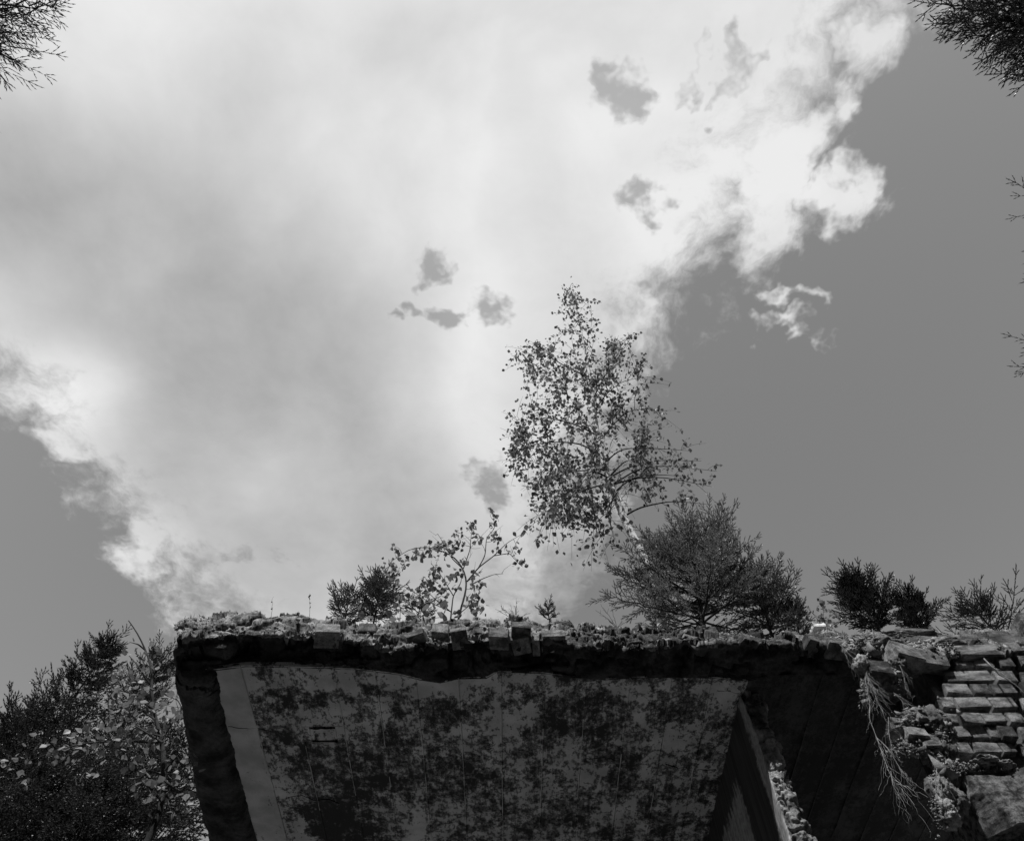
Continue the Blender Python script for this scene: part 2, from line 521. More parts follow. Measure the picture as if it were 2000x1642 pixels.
for a in range(1, len(rows)):
    n = rows[a][1]
    t = (np.arange(1, n + 1) / n)
    strips.append(key[a - 1][:, None] * (1 - t)[None, :, None] + key[a][:, None] * t[None, :, None])
    wgt.append(wk[a - 1] * (1 - t) + wk[a] * t)
G = np.concatenate(strips, 1)
nu, nv = G.shape[:2]
V = G.reshape(-1, 3)
W = np.tile(np.concatenate(wgt), nu)
nrm = grid_normals(V, nu, nv)
if nrm[nu // 2 * nv + 26 + 4][1] > 0: nrm = -nrm
ridge = 1 - np.abs(fbm(V, 9, 3, 41)) * 2
lay = fbm(V * np.array([1, 1, 4.0]), 5, 3, 101, .6)
crev = np.clip((1 - np.abs(fbm(V * np.array([1, 1, 2.2]), 6, 3, 111, .6)) * 3.2 - .55) / .45, 0, 1)
D = -0.055 * crev + 0.03 * lay + 0.034 * fbm(V, 4, 3, 21) + 0.022 * cells(V + 0.02 * fbm(V, 7, 2, 9)[:, None], (0.13, 0.07), 3) * (W > .5) \
    + 0.026 * fbm(V, 14, 4, 31, 0.6) + 0.008 * ridge + 0.012 * np.abs(fbm(V, 38, 3, 51, 0.65))
V2 = V + nrm * (D * W)[:, None]
V2[:, 0] += 0.008 * fbm(V, 16, 3, 71) * W
FQ = grid_faces(nu, nv)
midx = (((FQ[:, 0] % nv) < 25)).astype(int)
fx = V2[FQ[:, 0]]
soil_shade = (fx[:, 0] + .25 * fbm(fx, 3.0, 3, 5) > .42) & (fx[:, 0] + .25 * fbm(fx, 3.0, 3, 6) < 1.85) & (fbm(fx, 9, 4, 7, .7) < .22)  # stretch painted darker for moss and the shade of the spruces
midx = np.where((midx == 0) & soil_shade, 2, midx)
rim = mesh_np('broken_rim', V2, FQ, [M['rubble'], M['fascia'], M['shade_earth']], ruin, True, midx)
RV = V2.reshape(nu, nv, 3)
# front edge of the plaster, as a function of X
edgeX, edgeY = RV[:, 0, 0], RV[:, 0, 1]
o = np.argsort(edgeX)
frontY = lambda X: np.interp(X, edgeX[o], edgeY[o])

# ceiling boards (formwork strips of the underside), each a piece of its own
slots = [P(622, 1421, Z=SZ), P(630, 1447, Z=SZ)]
seams = [P(x, 1400, Z=SZ)[0] for x in (430, 497, 585, 668, 745, 820, 900, 980, 1062, 1140, 1222, 1300, 1375, 1440)] + [1.50]
seams += list(np.linspace(1.74, 3.3, 8))
YB = 8.0
prng = np.random.default_rng(5)


def board(x0, x1, y0f, y1, mat, e=.0003, lip=.008):
    nx, ny = 12, 60
    X = np.concatenate([[x0 + e, x0 + .009], np.linspace(x0 + .016, x1 - .016, nx - 4), [x1 - .009, x1 - e]])
    t = np.linspace(0, 1, ny) ** 1.6
    y0 = np.array([y0f(x) for x in X])
    Y = y0[:, None] + (y1 - y0)[:, None] * t[None]
    tilt = prng.normal(0, .0016)
    z = SZ + prng.normal(0, .0008) + tilt * np.linspace(-1, 1, nx)[:, None] + 0 * Y
    low = np.stack([np.repeat(X, ny), Y.ravel(), z.ravel()], 1)
    low[:, 2] += 0.0025 * fbm(low, 5, 3, 8)
    fin = np.repeat(np.array([1] + [0] * (nx - 2) + [1.0]), ny) * np.clip(fbm(low * np.array([9, 1, 1]), 2.5, 3, 12) + .15, 0, 1)
    low[:, 2] -= lip * fin
    up = low.copy(); up[:, 2] = SZ + .03
    n = nx * ny
    Fq = grid_faces(nx, ny)
    edge = []
    idx = np.arange(n).reshape(nx, ny)
    for line in (idx[:, 0], idx[::-1, -1], idx[0, ::-1], idx[-1, :]):
        for a, c_ in zip(line[:-1], line[1:]): edge.append((a, c_, c_ + n, a + n))
    return mesh_np('ceiling_board', np.concatenate([low, up]), np.concatenate([Fq, np.array(edge)]), mat, ruin)


for i in range(len(seams) - 1):
    x0, x1 = seams[i], seams[i + 1]
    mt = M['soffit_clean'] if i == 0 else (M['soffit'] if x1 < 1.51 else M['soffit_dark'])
    hit = [s for s in slots if x0 - .02 < s[0] < x1 + .05]
    fy = lambda X: frontY(X) - .01
    if i == 2:
        ys = [s[1] for s in slots]
        gap = .012
        board(x0, x1, fy, ys[0] - gap, mt)
        board(x0, x0 + .05, lambda X: ys[0] - gap, ys[1] + gap, mt, .0002, 0)
        board(x1 - .06, x1, lambda X: ys[0] - gap, ys[1] + gap, mt, .0002, 0)
        board(x0 + .05, x1 - .06, lambda X: ys[0] + gap + .004 * math.sin(X * 90), ys[1] - gap, mt, .0002, 0)
        board(x0, x1, lambda X: ys[1] + gap, YB, mt)
    else:
        board(x0, x1, fy, YB, mt)


M['lime'] = rocky('lime_seam', 0.45, 0.75, 14.0, 80, 0.002)
M['crack'] = rocky('open_crack', 0.01, 0.02, 14.0, 80, 0.001)
for i in range(1, 14):                                              # concrete squeezed out between the boards
    for _ in range(2):
        y0 = prng.uniform(3.75, 4.9); yl = np.linspace(y0, y0 + prng.uniform(.15, .7), 30)
        yl = np.clip(yl, frontY(seams[i]) + .02, None)
        ln = np.stack([np.full(30, seams[i]), yl, np.full(30, SZ - .002)], 1)
        ln[:, 0] += .002 * fbm(ln, 14, 3, i)
        t_ = MB(); t_.tube(ln, .0007 + .0026 * np.clip(fbm(ln, 9, 3, 30 + i) + .5, 0, 1), 5)
        t_.build('seam_ridge', M['lime'], ruin)
for pts in ([(558, 1558), (590, 1552), (612, 1562), (640, 1560), (662, 1568)], [(1300, 1492), (1325, 1499), (1345, 1496), (1362, 1503), (1398, 1502)], [(446, 1418), (470, 1422), (500, 1421), (530, 1428)],
            [(1400, 1348), (1420, 1350), (1446, 1354)], [(1150, 1482), (1180, 1478), (1205, 1486)]):
    ln = spline([P(a, b_, Z=SZ - .001) for a, b_ in pts], 40)
    ln[:, 1] += .012 * fbm(ln, 22, 4, int(pts[0][0]), .65); ln[:, 2] = SZ - .001
    t_ = MB(); t_.tube(ln, .0012 + .0030 * np.clip(fbm(ln, 8, 3, 5) + .4, 0, 1), 5)
    t_.build('crack', M['crack'], ruin)


def box_mesh(name, lo, hi, mat, parent, amp=0.0, seed=0, n=14):
    """a rough block: subdivided box with worn, noise-displaced faces"""
    lo, hi = np.array(lo, float), np.array(hi, float)
    Vs, Fs, c0 = [], [], 0
    u = np.linspace(0, 1, n)
    a, b_ = np.meshgrid(u, u, indexing='ij')
    for ax in range(3):
        for sd_ in (0, 1):
            g3 = np.zeros((n * n, 3))
            o1, o2 = [k for k in range(3) if k != ax]
            g3[:, ax] = sd_; g3[:, o1] = a.ravel(); g3[:, o2] = b_.ravel()
            f = grid_faces(n, n)
            Vs.append(g3); Fs.append(f + c0); c0 += n * n
    Vt = np.concatenate(Vs)
    c = Vt * 2 - 1
    Wd = lo + (hi - lo) * Vt
    if amp:
        nn = unit(np.sign(c) * np.abs(c) ** 6)
        Wd = Wd + nn * (amp * (fbm(Wd, 0.25 / amp, 4, seed, .6) - .3))[:, None]
    return mesh_np(name, Wd, np.concatenate(Fs), mat, parent, amp > 0)


box_mesh('slab_body', (-2.05, 3.85, SZ + .032), (3.6, 8.3, SZ + .30), M['fascia'], ruin)
box_mesh('back_wall', (-2.05, 8.0, -.1), (3.6, 8.35, SZ + .03), M['core'], ruin)

# edge beam along the left end of the slab
nyb, nk = 260, 84
prof = np.array([(-1.86, SZ + .02), (-1.90, SZ - .05), (-1.97, SZ - .08), (-2.06, SZ - .07), (-2.125, SZ + .00), (-2.145, SZ + .10), (-2.12, SZ + .18),
                 (-2.03, SZ + .23), (-1.90, SZ + .24), (-1.76, SZ + .20), (-1.76, SZ + .10)])
pc = np.concatenate([prof, prof[:1]])
ps = spline(np.concatenate([pc, np.zeros((len(pc), 1))], 1), nk + 1)[:-1, :2]
yb = np.concatenate([[3.53], 3.53 + np.linspace(0, 1, nyb - 1) ** 1.5 * 4.8])
cen = np.array([-1.96, SZ + .08])
G = np.zeros((nyb, nk, 3))
for i, y in enumerate(yb):
    k = 0.02 if i == 0 else (0.86 + 0.14 * min(1, (i - 1) / 10.0)) if i < 11 else 1.0
    r_ = cen + (ps - cen) * k
    G[i, :, 0] = r_[:, 0] - 0.055 * (y - 3.5) * (ps[:, 0] < -1.95) - .035 * (y - 3.5)
    G[i, :, 1] = y + 0.05 * (0 if i else -.1) + .12 * (ps[:, 1] < SZ + .06) * (y < 3.7)
    G[i, :, 2] = r_[:, 1]
Vb = G.reshape(-1, 3)
nb = unit(Vb - np.stack([np.full(len(Vb), cen[0]), Vb[:, 1], np.full(len(Vb), cen[1])], 1))
Vb = Vb + nb * (0.018 * fbm(Vb, 5, 3, 61) + 0.012 * fbm(Vb, 18, 4, 62, .6) + .006 * np.abs(fbm(Vb, 45, 2, 63)))[:, None]
i, j = np.meshgrid(np.arange(nyb - 1), np.arange(nk), indexing='ij')
jn = (j + 1) % nk
FB = np.stack([i * nk + j, (i + 1) * nk + j, (i + 1) * nk + jn, i * nk + jn], -1).reshape(-1, 4)
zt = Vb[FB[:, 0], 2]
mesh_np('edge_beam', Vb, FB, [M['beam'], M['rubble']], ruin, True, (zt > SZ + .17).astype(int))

# cross wall under the slab, painted on its left face, its broken end towards us
zs = np.concatenate([np.linspace(-.1, 3.3, 30), np.linspace(3.306, SZ + .01, 300)])
uu = np.concatenate([np.linspace(0, .30, 40), np.linspace(.30, .62, 46)[1:], np.linspace(.62, 1, 8)[1:]])
G = np.zeros((len(zs), len(uu), 3))
for iz, z in enumerate(zs):
    rag = 0.05 * max(0, (z - 4.4) / .4) ** 2
    yf = 3.825 + rag
    for iu, u_ in enumerate(uu):
        if u_ <= .30: x, y = 1.475, 8.0 + (yf + .012 - 8.0) * (u_ / .30) ** .35
        elif u_ <= .62:
            t = (u_ - .30) / .32
            x, y = 1.475 + .145 * t, yf + .012 - .05 * math.sin(math.pi * t) + .05 * t
        else: x, y = 1.62, yf + .062 + (8.0 - yf) * (u_ - .62) / .38
        G[iz, iu] = (x, y, z)
Vw = G.reshape(-1, 3)
nw = grid_normals(Vw, len(zs), len(uu))
if nw[len(uu) * 150 + 5][0] > 0: nw = -nw
end = np.tile(((uu > .30) & (uu < .66)).astype(float), len(zs))
near = np.tile((np.abs(uu - .30) < .02).astype(float), len(zs))
Dw = end * (0.034 * fbm(Vw, 8, 3, 81) + .022 * fbm(Vw, 24, 4, 82, .65) - .03 * np.clip(1 - np.abs(fbm(Vw, 11, 3, 85)) * 5, 0, 1)) + .003 * fbm(Vw, 4, 3, 83)
Vw = Vw + nw * Dw[:, None]
Vw[:, 1] += near * .015 * fbm(Vw, 22, 3, 84)
FW = grid_faces(len(zs), len(uu))
fi = FW[:, 0] % len(uu)
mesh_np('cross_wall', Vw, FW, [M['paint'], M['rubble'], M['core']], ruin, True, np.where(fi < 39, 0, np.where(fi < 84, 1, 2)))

# ---- bricks
BRICKS = []
for s_ in range(7):
    r_ = np.random.default_rng(100 + s_)
    me = bpy.data.meshes.new('brick')
    # chamfered box 24 vertices, worn corners
    vv, c = [], .5
    for ax in range(3):
        for sg in (-1, 1):
            for a in (-1, 1):
                for d_ in (-1, 1):
                    ch = (r_.uniform(.012, .06, 3) + (r_.random() < .25) * r_.uniform(.08, .24)) * np.array([.5, 1.0, 1.2])
                    q_ = [0, 0, 0]
                    o1, o2 = [k for k in range(3) if k != ax]
                    q_[ax] = sg * c; q_[o1] = a * (c - ch[o1]); q_[o2] = d_ * (c - ch[o2])
                    vv.append(np.array(q_) + r_.normal(0, .018, 3))
    import bmesh
    bm = bmesh.new()
    for x in vv: bm.verts.new(x)
    bmesh.ops.convex_hull(bm, input=bm.verts)
    bmesh.ops.recalc_face_normals(bm, faces=bm.faces)
    bm.to_mesh(me); bm.free()
    me.materials.append(M['brick'])
    BRICKS.append(me)
brk = np.random.default_rng(77)


def brick(center, size, parent, rot=(0, 0, 0), mat=None):
    o = bpy.data.objects.new('brick', BRICKS[int(brk.integers(len(BRICKS)))])
    COL.objects.link(o)
    o.location = Vector([float(x) for x in center]); o.scale = Vector([float(x) for x in size])
    o.rotation_euler = Euler([float(x) for x in rot])
    adopt(o, parent)
    return o


def face_brick(px0, px1, py0, py1, parent, Y=3.5, depth=.125, rot=(0, 0, 0), jy=.008):
    pm = (py0 + py1) / 2
    y = Y + brk.normal(0, jy * 1.7)
    a, c_ = P(px0, pm, Y=y), P(px1, pm, Y=y)
    z1, z0 = P((px0 + px1) / 2, py0, Y=y)[2], P((px0 + px1) / 2, py1, Y=y)[2]
    r = np.array(rot) + brk.normal(0, .026, 3)
    return brick(((a[0] + c_[0]) / 2, y + depth / 2, (z0 + z1) / 2), ((c_[0] - a[0]) * .96, depth, (z1 - z0) * .93), parent, r)


cx = lambda x: 1650 + x / 3.714
cy = lambda y: 1200 + y / 3.714
pier = box_mesh('brick_pier', (2.50, 3.55, -.1), (4.0, 4.05, SZ + .19), M['core'], ruin, .02, 4, 60)
ROWS = [(310, 375, [(790, 930), (937, 1070), (1122, 1225)]),
        (403, 478, [(735, 1068), (1090, 1240)]),
        (498, 572, [(730, 908), (925, 1055), (1072, 1240)]),
        (594, 672, [(692, 805), (810, 1056), (1064, 1240)]),
        (706, 784, [(706, 832), (836, 1000), (1006, 1176), (1182, 1300)]),
        (806, 892, [(770, 900), (905, 1028), (1034, 1120), (1128, 1240)]),
        (922, 1000, [(745, 918), (932, 1122), (1130, 1240)])]
for r0, r1, cols in ROWS:
    for a, c_ in cols: face_brick(cx(a), cx(c_), cy(r0), cy(r1), pier)
    x = P(cx(cols[-1][1]) + 3, cy(r0), Y=3.5)[0]
    pm = (cy(r0) + cy(r1)) / 2
    zc = P(1900, pm, Y=3.5)[2]
    while x < 3.95:
        wd = brk.choice([.12, .25]); brick((x + wd / 2, 3.5 + .06 + brk.normal(0, .008), zc), (wd - .008, .12, .066), pier, brk.normal(0, .015, 3)); x += wd + .006
# top courses of the pier
for a, c_, r0, r1, yy_ in ((545, 690, 150, 216, 3.56), (702, 856, 144, 210, 3.56), (862, 1040, 140, 206, 3.57), (1044, 1200, 118, 180, 3.55),
                           (818, 1150, 216, 300, 3.48), (1160, 1290, 200, 280, 3.49), (1206, 1360, 116, 180, 3.56)):
    face_brick(cx(a), cx(c_), cy(r0), cy(r1), pier, yy_, .14, (-.12, 0, 0))
x = P(cx(1365), 1240, Y=3.5)[0]
while x < 3.9:
    brick((x + .12, 3.56, 5.03), (.24, .14, .07), pier, brk.normal(0, .02, 3)); brick((x + .10, 3.60, 5.12), (.12, .14, .07), pier, brk.normal(0, .03, 3)); x += .255
# courses under the granite block, and to its right
for k in range(9):
    z, x = 3.72 - k * .083, 2.52 + (k % 2) * .06
    while x < 3.95:
        wd = brk.choice([.12, .25]); brick((x + wd / 2, 3.56 + brk.normal(0, .006), z), (wd - .008, .12, .066), pier, brk.normal(0, .012, 3)); x += wd + .006
# brick fragments stuck in the broken rim
for a, c_, r0, r1, rz, yy_ in ((612, 660, 1217, 1240, .12, 3.46), (594, 610, 1220, 1238, -.5, 3.49), (797, 834, 1230, 1242, .02, 3.455), (842, 876, 1217, 1238, -.25, 3.47),
                               (880, 914, 1224, 1241, .05, 3.45), (918, 952, 1225, 1238, -.04, 3.45), (956, 995, 1224, 1243, -.1, 3.44), (998, 1037, 1214, 1230, .2, 3.44), (1000, 1036, 1234, 1252, .05, 3.46),
                               (1040, 1055, 1238, 1254, .1, 3.47), (1058, 1105, 1230, 1247, .0, 3.45), (700, 735, 1214, 1228, .2, 3.5),
                               (1330, 1368, 1240, 1252, .05, 3.50), (1440, 1475, 1240, 1252, .1, 3.5),
                               (1570, 1603, 1240, 1256, .05, 3.46), (1616, 1650, 1246, 1261, -.08, 3.45),):
    face_brick(a, c_, r0, r1, rim, yy_, .12, (-.15 + brk.normal(0, .12), brk.normal(0, .10), rz * .6 + brk.normal(0, .15)), .012)
# bricks hanging in roots at the gap, and the big cracked ones beside it
for a, c_, r0, r1, yy_, rt in ((1741, 1800, 1253, 1290, 3.40, (-.2, .1, .25)), (1786, 1848, 1265, 1293, 3.45, (.1, .12, .1)), (1690, 1742, 1288, 1313, 3.38, (.0, -.04, .15)),
                               (1722, 1768, 1316, 1338, 3.45, (.2, .35, .4)), (1742, 1790, 1404, 1420, 3.46, (-.3, .05, .1)), (1770, 1812, 1420, 1444, 3.44, (-.3, .15, .1)),
                               (1806, 1842, 1440, 1462, 3.45, (-.2, .2, -.2)), (1818, 1850, 1395, 1425, 3.46, (-.2, -.3, .3)), (1825, 1856, 1448, 1475, 3.48, (0, .3, .2))):
    face_brick(a, c_, r0, r1, rim, yy_, .13, rt, .004)


def lump(center, size, seed, name, mat, parent, amp=.35, sub=5):
    bm = bmesh.new()
    bmesh.ops.create_icosphere(bm, subdivisions=sub, radius=1.0)
    V = np.array([v.co[:] for v in bm.verts])
    Fs = np.array([[v.index for v in f.verts] for f in bm.faces])
    bm.free()
    n = V.copy()
    V = V * (1 + amp * fbm(V + seed, 1.7, 4, seed, .65) + amp * .35 * np.abs(fbm(V + seed, 7, 3, seed + 3, .7)))[:, None]
    V = V * np.array(size) + np.array(center)
    return mesh_np(name, V, Fs, mat, parent, False)


# granite springer block at the lower right
d0, d1 = P(1884, 1512, Y=3.44), P(2010, 1606, Y=3.44)
gb = box_mesh('granite_block', (d0[0], 3.44, d1[2]), (3.25, 3.85, d0[2]), M['stone'], ruin, .016, 9, 70)
Vg = np.empty(len(gb.data.vertices) * 3, np.float32); gb.data.vertices.foreach_get('co', Vg); Vg = Vg.reshape(-1, 3)
lo_x, hi_z = d0[0], d0[2]
cutk = np.clip(((hi_z - Vg[:, 2]) * 0.55 - (Vg[:, 0] - lo_x)), 0, 1) * (Vg[:, 1] < 3.6)
Vg[:, 1] += cutk * 1.1                        # bevelled lower left corner
gb.data.vertices.foreach_set('co', Vg.ravel()); gb.data.update()
# rubble clumps of the broken jamb
for k, (px, py, yy_, sx, sz) in enumerate(((1722, 1262, 3.52, .12, .06), (1700, 1252, 3.56, .14, .05), (1683, 1302, 3.42, .04, .06), (1752, 1300, 3.45, .045, .06), (1735, 1330, 3.50, .07, .05),
                                           (1790, 1405, 3.50, .09, .05), (1822, 1410, 3.50, .08, .09), (1760, 1432, 3.52, .08, .04), (1800, 1455, 3.52, .10, .05),
                                           (1838, 1470, 3.52, .07, .08), (1842, 1500, 3.52, .05, .09), (1838, 1545, 3.50, .06, .08), (1858, 1560, 3.52, .06, .09),
                                           (1850, 1590, 3.50, .05, .06), (1925, 1493, 3.47, .08, .03), (1845, 1430, 3.53, .05, .10), (1960, 1500, 3.48, .06, .025),
                                           (1790, 1288, 3.55, .10, .05), (1780, 1248, 3.62, .22, .05), (1850, 1262, 3.53, .12, .05), (1660, 1275, 3.47, .05, .05))):
    lump(P(px, py, Y=yy_), (sx, .06, sz), 200 + k, 'rubble_clump', M['dust'] if k % 3 else M['core'], rim, .5, 5)

# crumbs, dust and moss tufts on all broken edges: nobody could count them
TVc = np.array([[-.6, -.4, -.3], [.7, -.3, -.35], [0, .7, -.3], [.05, 0, .6]])
TFc = np.array([[0, 1, 3], [1, 2, 3], [2, 0, 3], [0, 2, 1]])
cr = np.random.default_rng(3)
gi = np.arange(nu)
sel_u, sel_v = cr.integers(0, nu, 5000), cr.integers(26, 92, 5000)
O1 = RV[sel_u, sel_v]
O1 = O1[(O1[:, 0] < .42) | (O1[:, 0] > 1.85) | (cr.random(len(O1)) < .2)]
O2 = []
for px, py, yy_, rx, ry, n in ((1715, 1258, 3.47, 60, 14, 900), (1690, 1330, 3.42, 10, 40, 700), (1752, 1315, 3.42, 10, 30, 400), (1800, 1400, 3.45, 40, 14, 900),
                               (1840, 1440, 3.46, 14, 40, 1000), (1790, 1460, 3.46, 50, 16, 900), (1838, 1540, 3.46, 16, 60, 1800), (1930, 1496, 3.44, 40, 8, 500),
                               (1830, 1270, 3.45, 40, 14, 600), (1870, 1500, 3.46, 20, 10, 300)):
    a = cr.normal(0, .5, (n, 2))
    O2.append(np.array([P(px + rx * s_[0], py + ry * s_[1], Y=yy_ + abs(cr.normal(0, .03))) for s_ in a]))
O = np.concatenate([O1] + O2)
n = len(O)
S = cr.lognormal(-5.1, .7, n)[:, None] * cr.uniform(.6, 1.5, (n, 3))
Vc, Fc = inst(TVc, TFc, O + cr.normal(0, .003, (n, 3)), frames(cr.normal(0, 1, (n, 3)), cr.uniform(0, 6.3, n)), S)
tag(mesh_np('crumbs', Vc, Fc, M['dust'], ruin), kind='stuff')

# moss and soil fibres: short blades standing and hanging on the rim
n = 9000
su, sv = cr.integers(0, nu, n), cr.integers(44, 95, n)
O = RV[su, sv]
keep = (fbm(O, 2.3, 3, 93) > .05) & ((O[:, 0] < .42) | (O[:, 0] > 1.85) | (cr.random(len(O)) < .35))
O = O[keep]; n = len(O)
TVm = np.array([[-.12, 0, 0], [.12, 0, 0], [0, .15, 1.0]]); TFm = np.array([[0, 1, 2]])
Dm = unit(cr.normal(0, .6, (n, 3)) + np.array([0, -.35, .5]))
Vm, Fm = inst(TVm, TFm, O, frames(Dm, cr.uniform(0, 6.3, n)), cr.uniform(.008, .03, n)[:, None] * np.ones(3))
M['moss'] = leafy('dry_moss', 0.10, 0.04, 0.05, 0.6)
tag(mesh_np('moss', Vm, Fm, M['moss']), 'thin dry moss and grass tufts along the broken rim of the ruin', 'moss', kind='stuff')

# ------------------------------------------------------------------ hanging roots at the gap
rr = np.random.default_rng(19)
roots = thing('hanging_roots', P(1700, 1300, Y=3.42), 'pale fibrous roots hanging from broken rim beside the brick pier', 'roots')


def root_line(pts, r0, n=40, wig=.012, kids=8):
    c = spline([P(a, b_, Y=y) for a, b_, y in pts], n)
    c = c + wig * np.stack([fbm(c, 12, 3, int(rr.integers(999))) for _ in range(3)], 1) * np.linspace(0, 1, n)[:, None]
    mb = MB()
    r0 = r0 * .75
    mb.tube(c, np.linspace(r0, r0 * .35, n), 4)
    for _ in range(kids):
        k = int(rr.integers(3, n - 2)); L = rr.uniform(.04, .16); m_ = 9
        d = unit(unit(c[min(k + 1, n - 1)] - c[k - 1]) + rr.normal(0, .45, 3) + np.array([0, 0, -.3]))
        cc = c[k] + d * (np.linspace(0, 1, m_)[:, None] * L)
        cc[:, 2] -= np.linspace(0, 1, m_) ** 2 * L * .3
        cc += .006 * rr.normal(0, 1, (m_, 3)) * np.linspace(0, 1, m_)[:, None]
        mb.tube(cc, np.linspace(r0 * .5, r0 * .2, m_), 3)
    return mb.build('root', M['root'], roots)


for pts, r0, kd in (([(1688, 1295, 3.42), (1692, 1340, 3.40), (1700, 1370, 3.40), (1697, 1400, 3.40), (1712, 1440, 3.39), (1722, 1470, 3.38), (1738, 1510, 3.37), (1765, 1545, 3.37), (1786, 1572, 3.36)], .0042, 30),
                    ([(1690, 1310, 3.40), (1705, 1345, 3.38), (1716, 1372, 3.38), (1724, 1388, 3.38)], .003, 16),
                    ([(1700, 1330, 3.42), (1708, 1350, 3.42), (1722, 1380, 3.42)], .0025, 12),
                    ([(1712, 1440, 3.39), (1726, 1452, 3.39), (1738, 1466, 3.38), (1752, 1488, 3.38), (1768, 1520, 3.37), (1777, 1538, 3.37)], .003, 18),
                    ([(1740, 1505, 3.37), (1744, 1530, 3.37), (1752, 1548, 3.37), (1757, 1562, 3.36)], .0026, 16),
                    ([(1745, 1352, 3.44), (1760, 1366, 3.43), (1772, 1384, 3.43)], .002, 5), ([(1748, 1354, 3.44), (1775, 1370, 3.43), (1782, 1374, 3.43)], .002, 3),
                    ([(1640, 1258, 3.42), (1652, 1270, 3.40), (1664, 1280, 3.40), (1675, 1292, 3.40)], .003, 8),
                    ([(1758, 1300, 3.40), (1766, 1320, 3.40), (1769, 1344, 3.40)], .0025, 12),
                    ([(1704, 1228, 3.5), (1707, 1245, 3.44), (1702, 1258, 3.42)], .003, 2),
                    ([(1735, 1400, 3.42), (1736, 1430, 3.41), (1742, 1452, 3.41), (1741, 1466, 3.41)], .003, 12),
                    ([(1830, 1500, 3.42), (1826, 1530, 3.41), (1826, 1545, 3.41)], .003, 12), ([(1690, 1300, 3.40), (1696, 1330, 3.38), (1694, 1352, 3.38)], .003, 26),
                    ([(1922, 1286, 3.42), (1935, 1300, 3.40), (1952, 1318, 3.40), (1972, 1330, 3.41)], .008, 3)):
    root_line(pts, r0, kids=kd)

# ------------------------------------------------------------------ trees
UP = np.array([0, 0, 1.0])


def shoot_template(nn, wide):
    V, Fs = [], []
    for a in (0, 2.1, 4.2): V.append((.09 * math.cos(a), .09 * math.sin(a), 0))
    V.append((0, 0, 1.0)); Fs += [(0, 1, 3), (1, 2, 3), (2, 0, 3)]
    for i in range(nn):
        z = .04 + .92 * i / nn
        a = i * 2.39996
        k = .75 + .25 * math.sin(i * 1.7)
        c, s = math.cos(a), math.sin(a)
        lift = .16 * (1 + z)
        b0 = len(V)
        V += [(-s * wide, c * wide, z), (s * wide, -c * wide, z + .03), (c * k * (1 - .45 * z ** 4), s * k * (1 - .45 * z ** 4), z + lift)]
        Fs.append((b0, b0 + 1, b0 + 2))
    return np.array(V), np.array(Fs)


TPL = {k: shoot_template(*v) for k, v in {'near': (16, .36), 'mid': (12, .36), 'far': (9, .42)}.items()}


class Spruce:
    def __init__(s, seed): s.r = np.random.default_rng(seed); s.O, s.D, s.L, s.wood = [], [], [], MB()
    def shoot(s, o, d, l): s.O.append(o); s.D.append(d); s.L.append(l)
    def twig(s, o, d, L, sh, dens):
        """needled twig with side shoots"""
        n = max(1, int(round(L / sh)))
        p = np.array(o, float); d = unit(d)
        side = unit(np.cross(d, UP) + 1e-6)
        for i in range(n):
            s.shoot(p, d, sh * 1.06)
            for sg in (-1, 1):
                for q_ in range(2):
                    if s.r.random() < dens * (.9 if i < n - 1 or q_ == 0 else .55):
                        dd = unit(d + sg * side * s.r.uniform(.6, 1.0) + UP * s.r.normal(.14, .2))
                        s.shoot(p + d * sh * (.15 + .5 * q_), dd, sh * s.r.uniform(.5, .95))
            p = p + d * sh
            d = unit(d + s.r.normal(0, .05, 3))
        if s.r.random() < .8:
            for sg in (-1, 1): s.shoot(p, unit(d + sg * side * .6), sh * .7)
            s.shoot(p, d, sh * .9)
    def branch(s, o, d, L, sh, dens, curve=.12, r0=None, bare=.12, gap=None, droop=0.0):
        d = unit(d)
        m_ = max(6, int(L / (gap or sh * .62)))
        t = np.linspace(0, 1, m_ + 1)
        c = np.array(o)[None] + d[None] * (t * L)[:, None] + UP[None] * ((curve * t ** 2 - droop * t) * L)[:, None]
        c[1:] += s.r.normal(0, .012 * L, (m_, 3)) * t[1:, None]
        r0 = r0 or (.003 + .011 * L)
        s.wood.tube(c, np.linspace(r0, max(.0012, r0 * .2), m_ + 1), 4)
        for i in range(1, m_ + 1):
            if t[i] < bare: continue
            ax = unit(c[i] - c[i - 1])
            sd_ = unit(np.cross(ax, UP) + 1e-6)
            s.shoot(c[i - 1], ax, np.linalg.norm(c[i] - c[i - 1]) * 1.1)
            for sg in (-1, 1):
                if s.r.random() > dens: continue
                l = (0.50 * L * (1 - t[i]) + sh * .9) * s.r.uniform(.55, 1.05) * min(1, .35 + 2.2 * t[i])
                dd = unit(ax * s.r.uniform(.6, .95) + sg * sd_ * s.r.uniform(.75, 1.05) + UP * s.r.normal(.16, .18))
                if l > 2 * sh: s.wood.tube([c[i], c[i] + dd * l * .8], [r0 * .3, .001], 3)
                s.twig(c[i], dd, l, sh, dens * .9)
        s.twig(c[-1], unit(c[-1] - c[-2]), sh * 1.6, sh, dens)
    def build(s, root, tpl, width, mat, wood=None):
        O, D, L = np.array(s.O), np.array(s.D), np.array(s.L)
        n = len(O)
        TV, TF = TPL[tpl]
        S = np.stack([np.full(n, width), np.full(n, width), L], 1) * s.r.uniform(.8, 1.15, (n, 1))
        V, Fs = inst(TV, TF, O, frames(D, s.r.uniform(0, 6.3, n)), S)
        tag(mesh_np('foliage', V, Fs, mat, root), kind='stuff')
        s.wood.build('branches', wood or M['twig'], root)


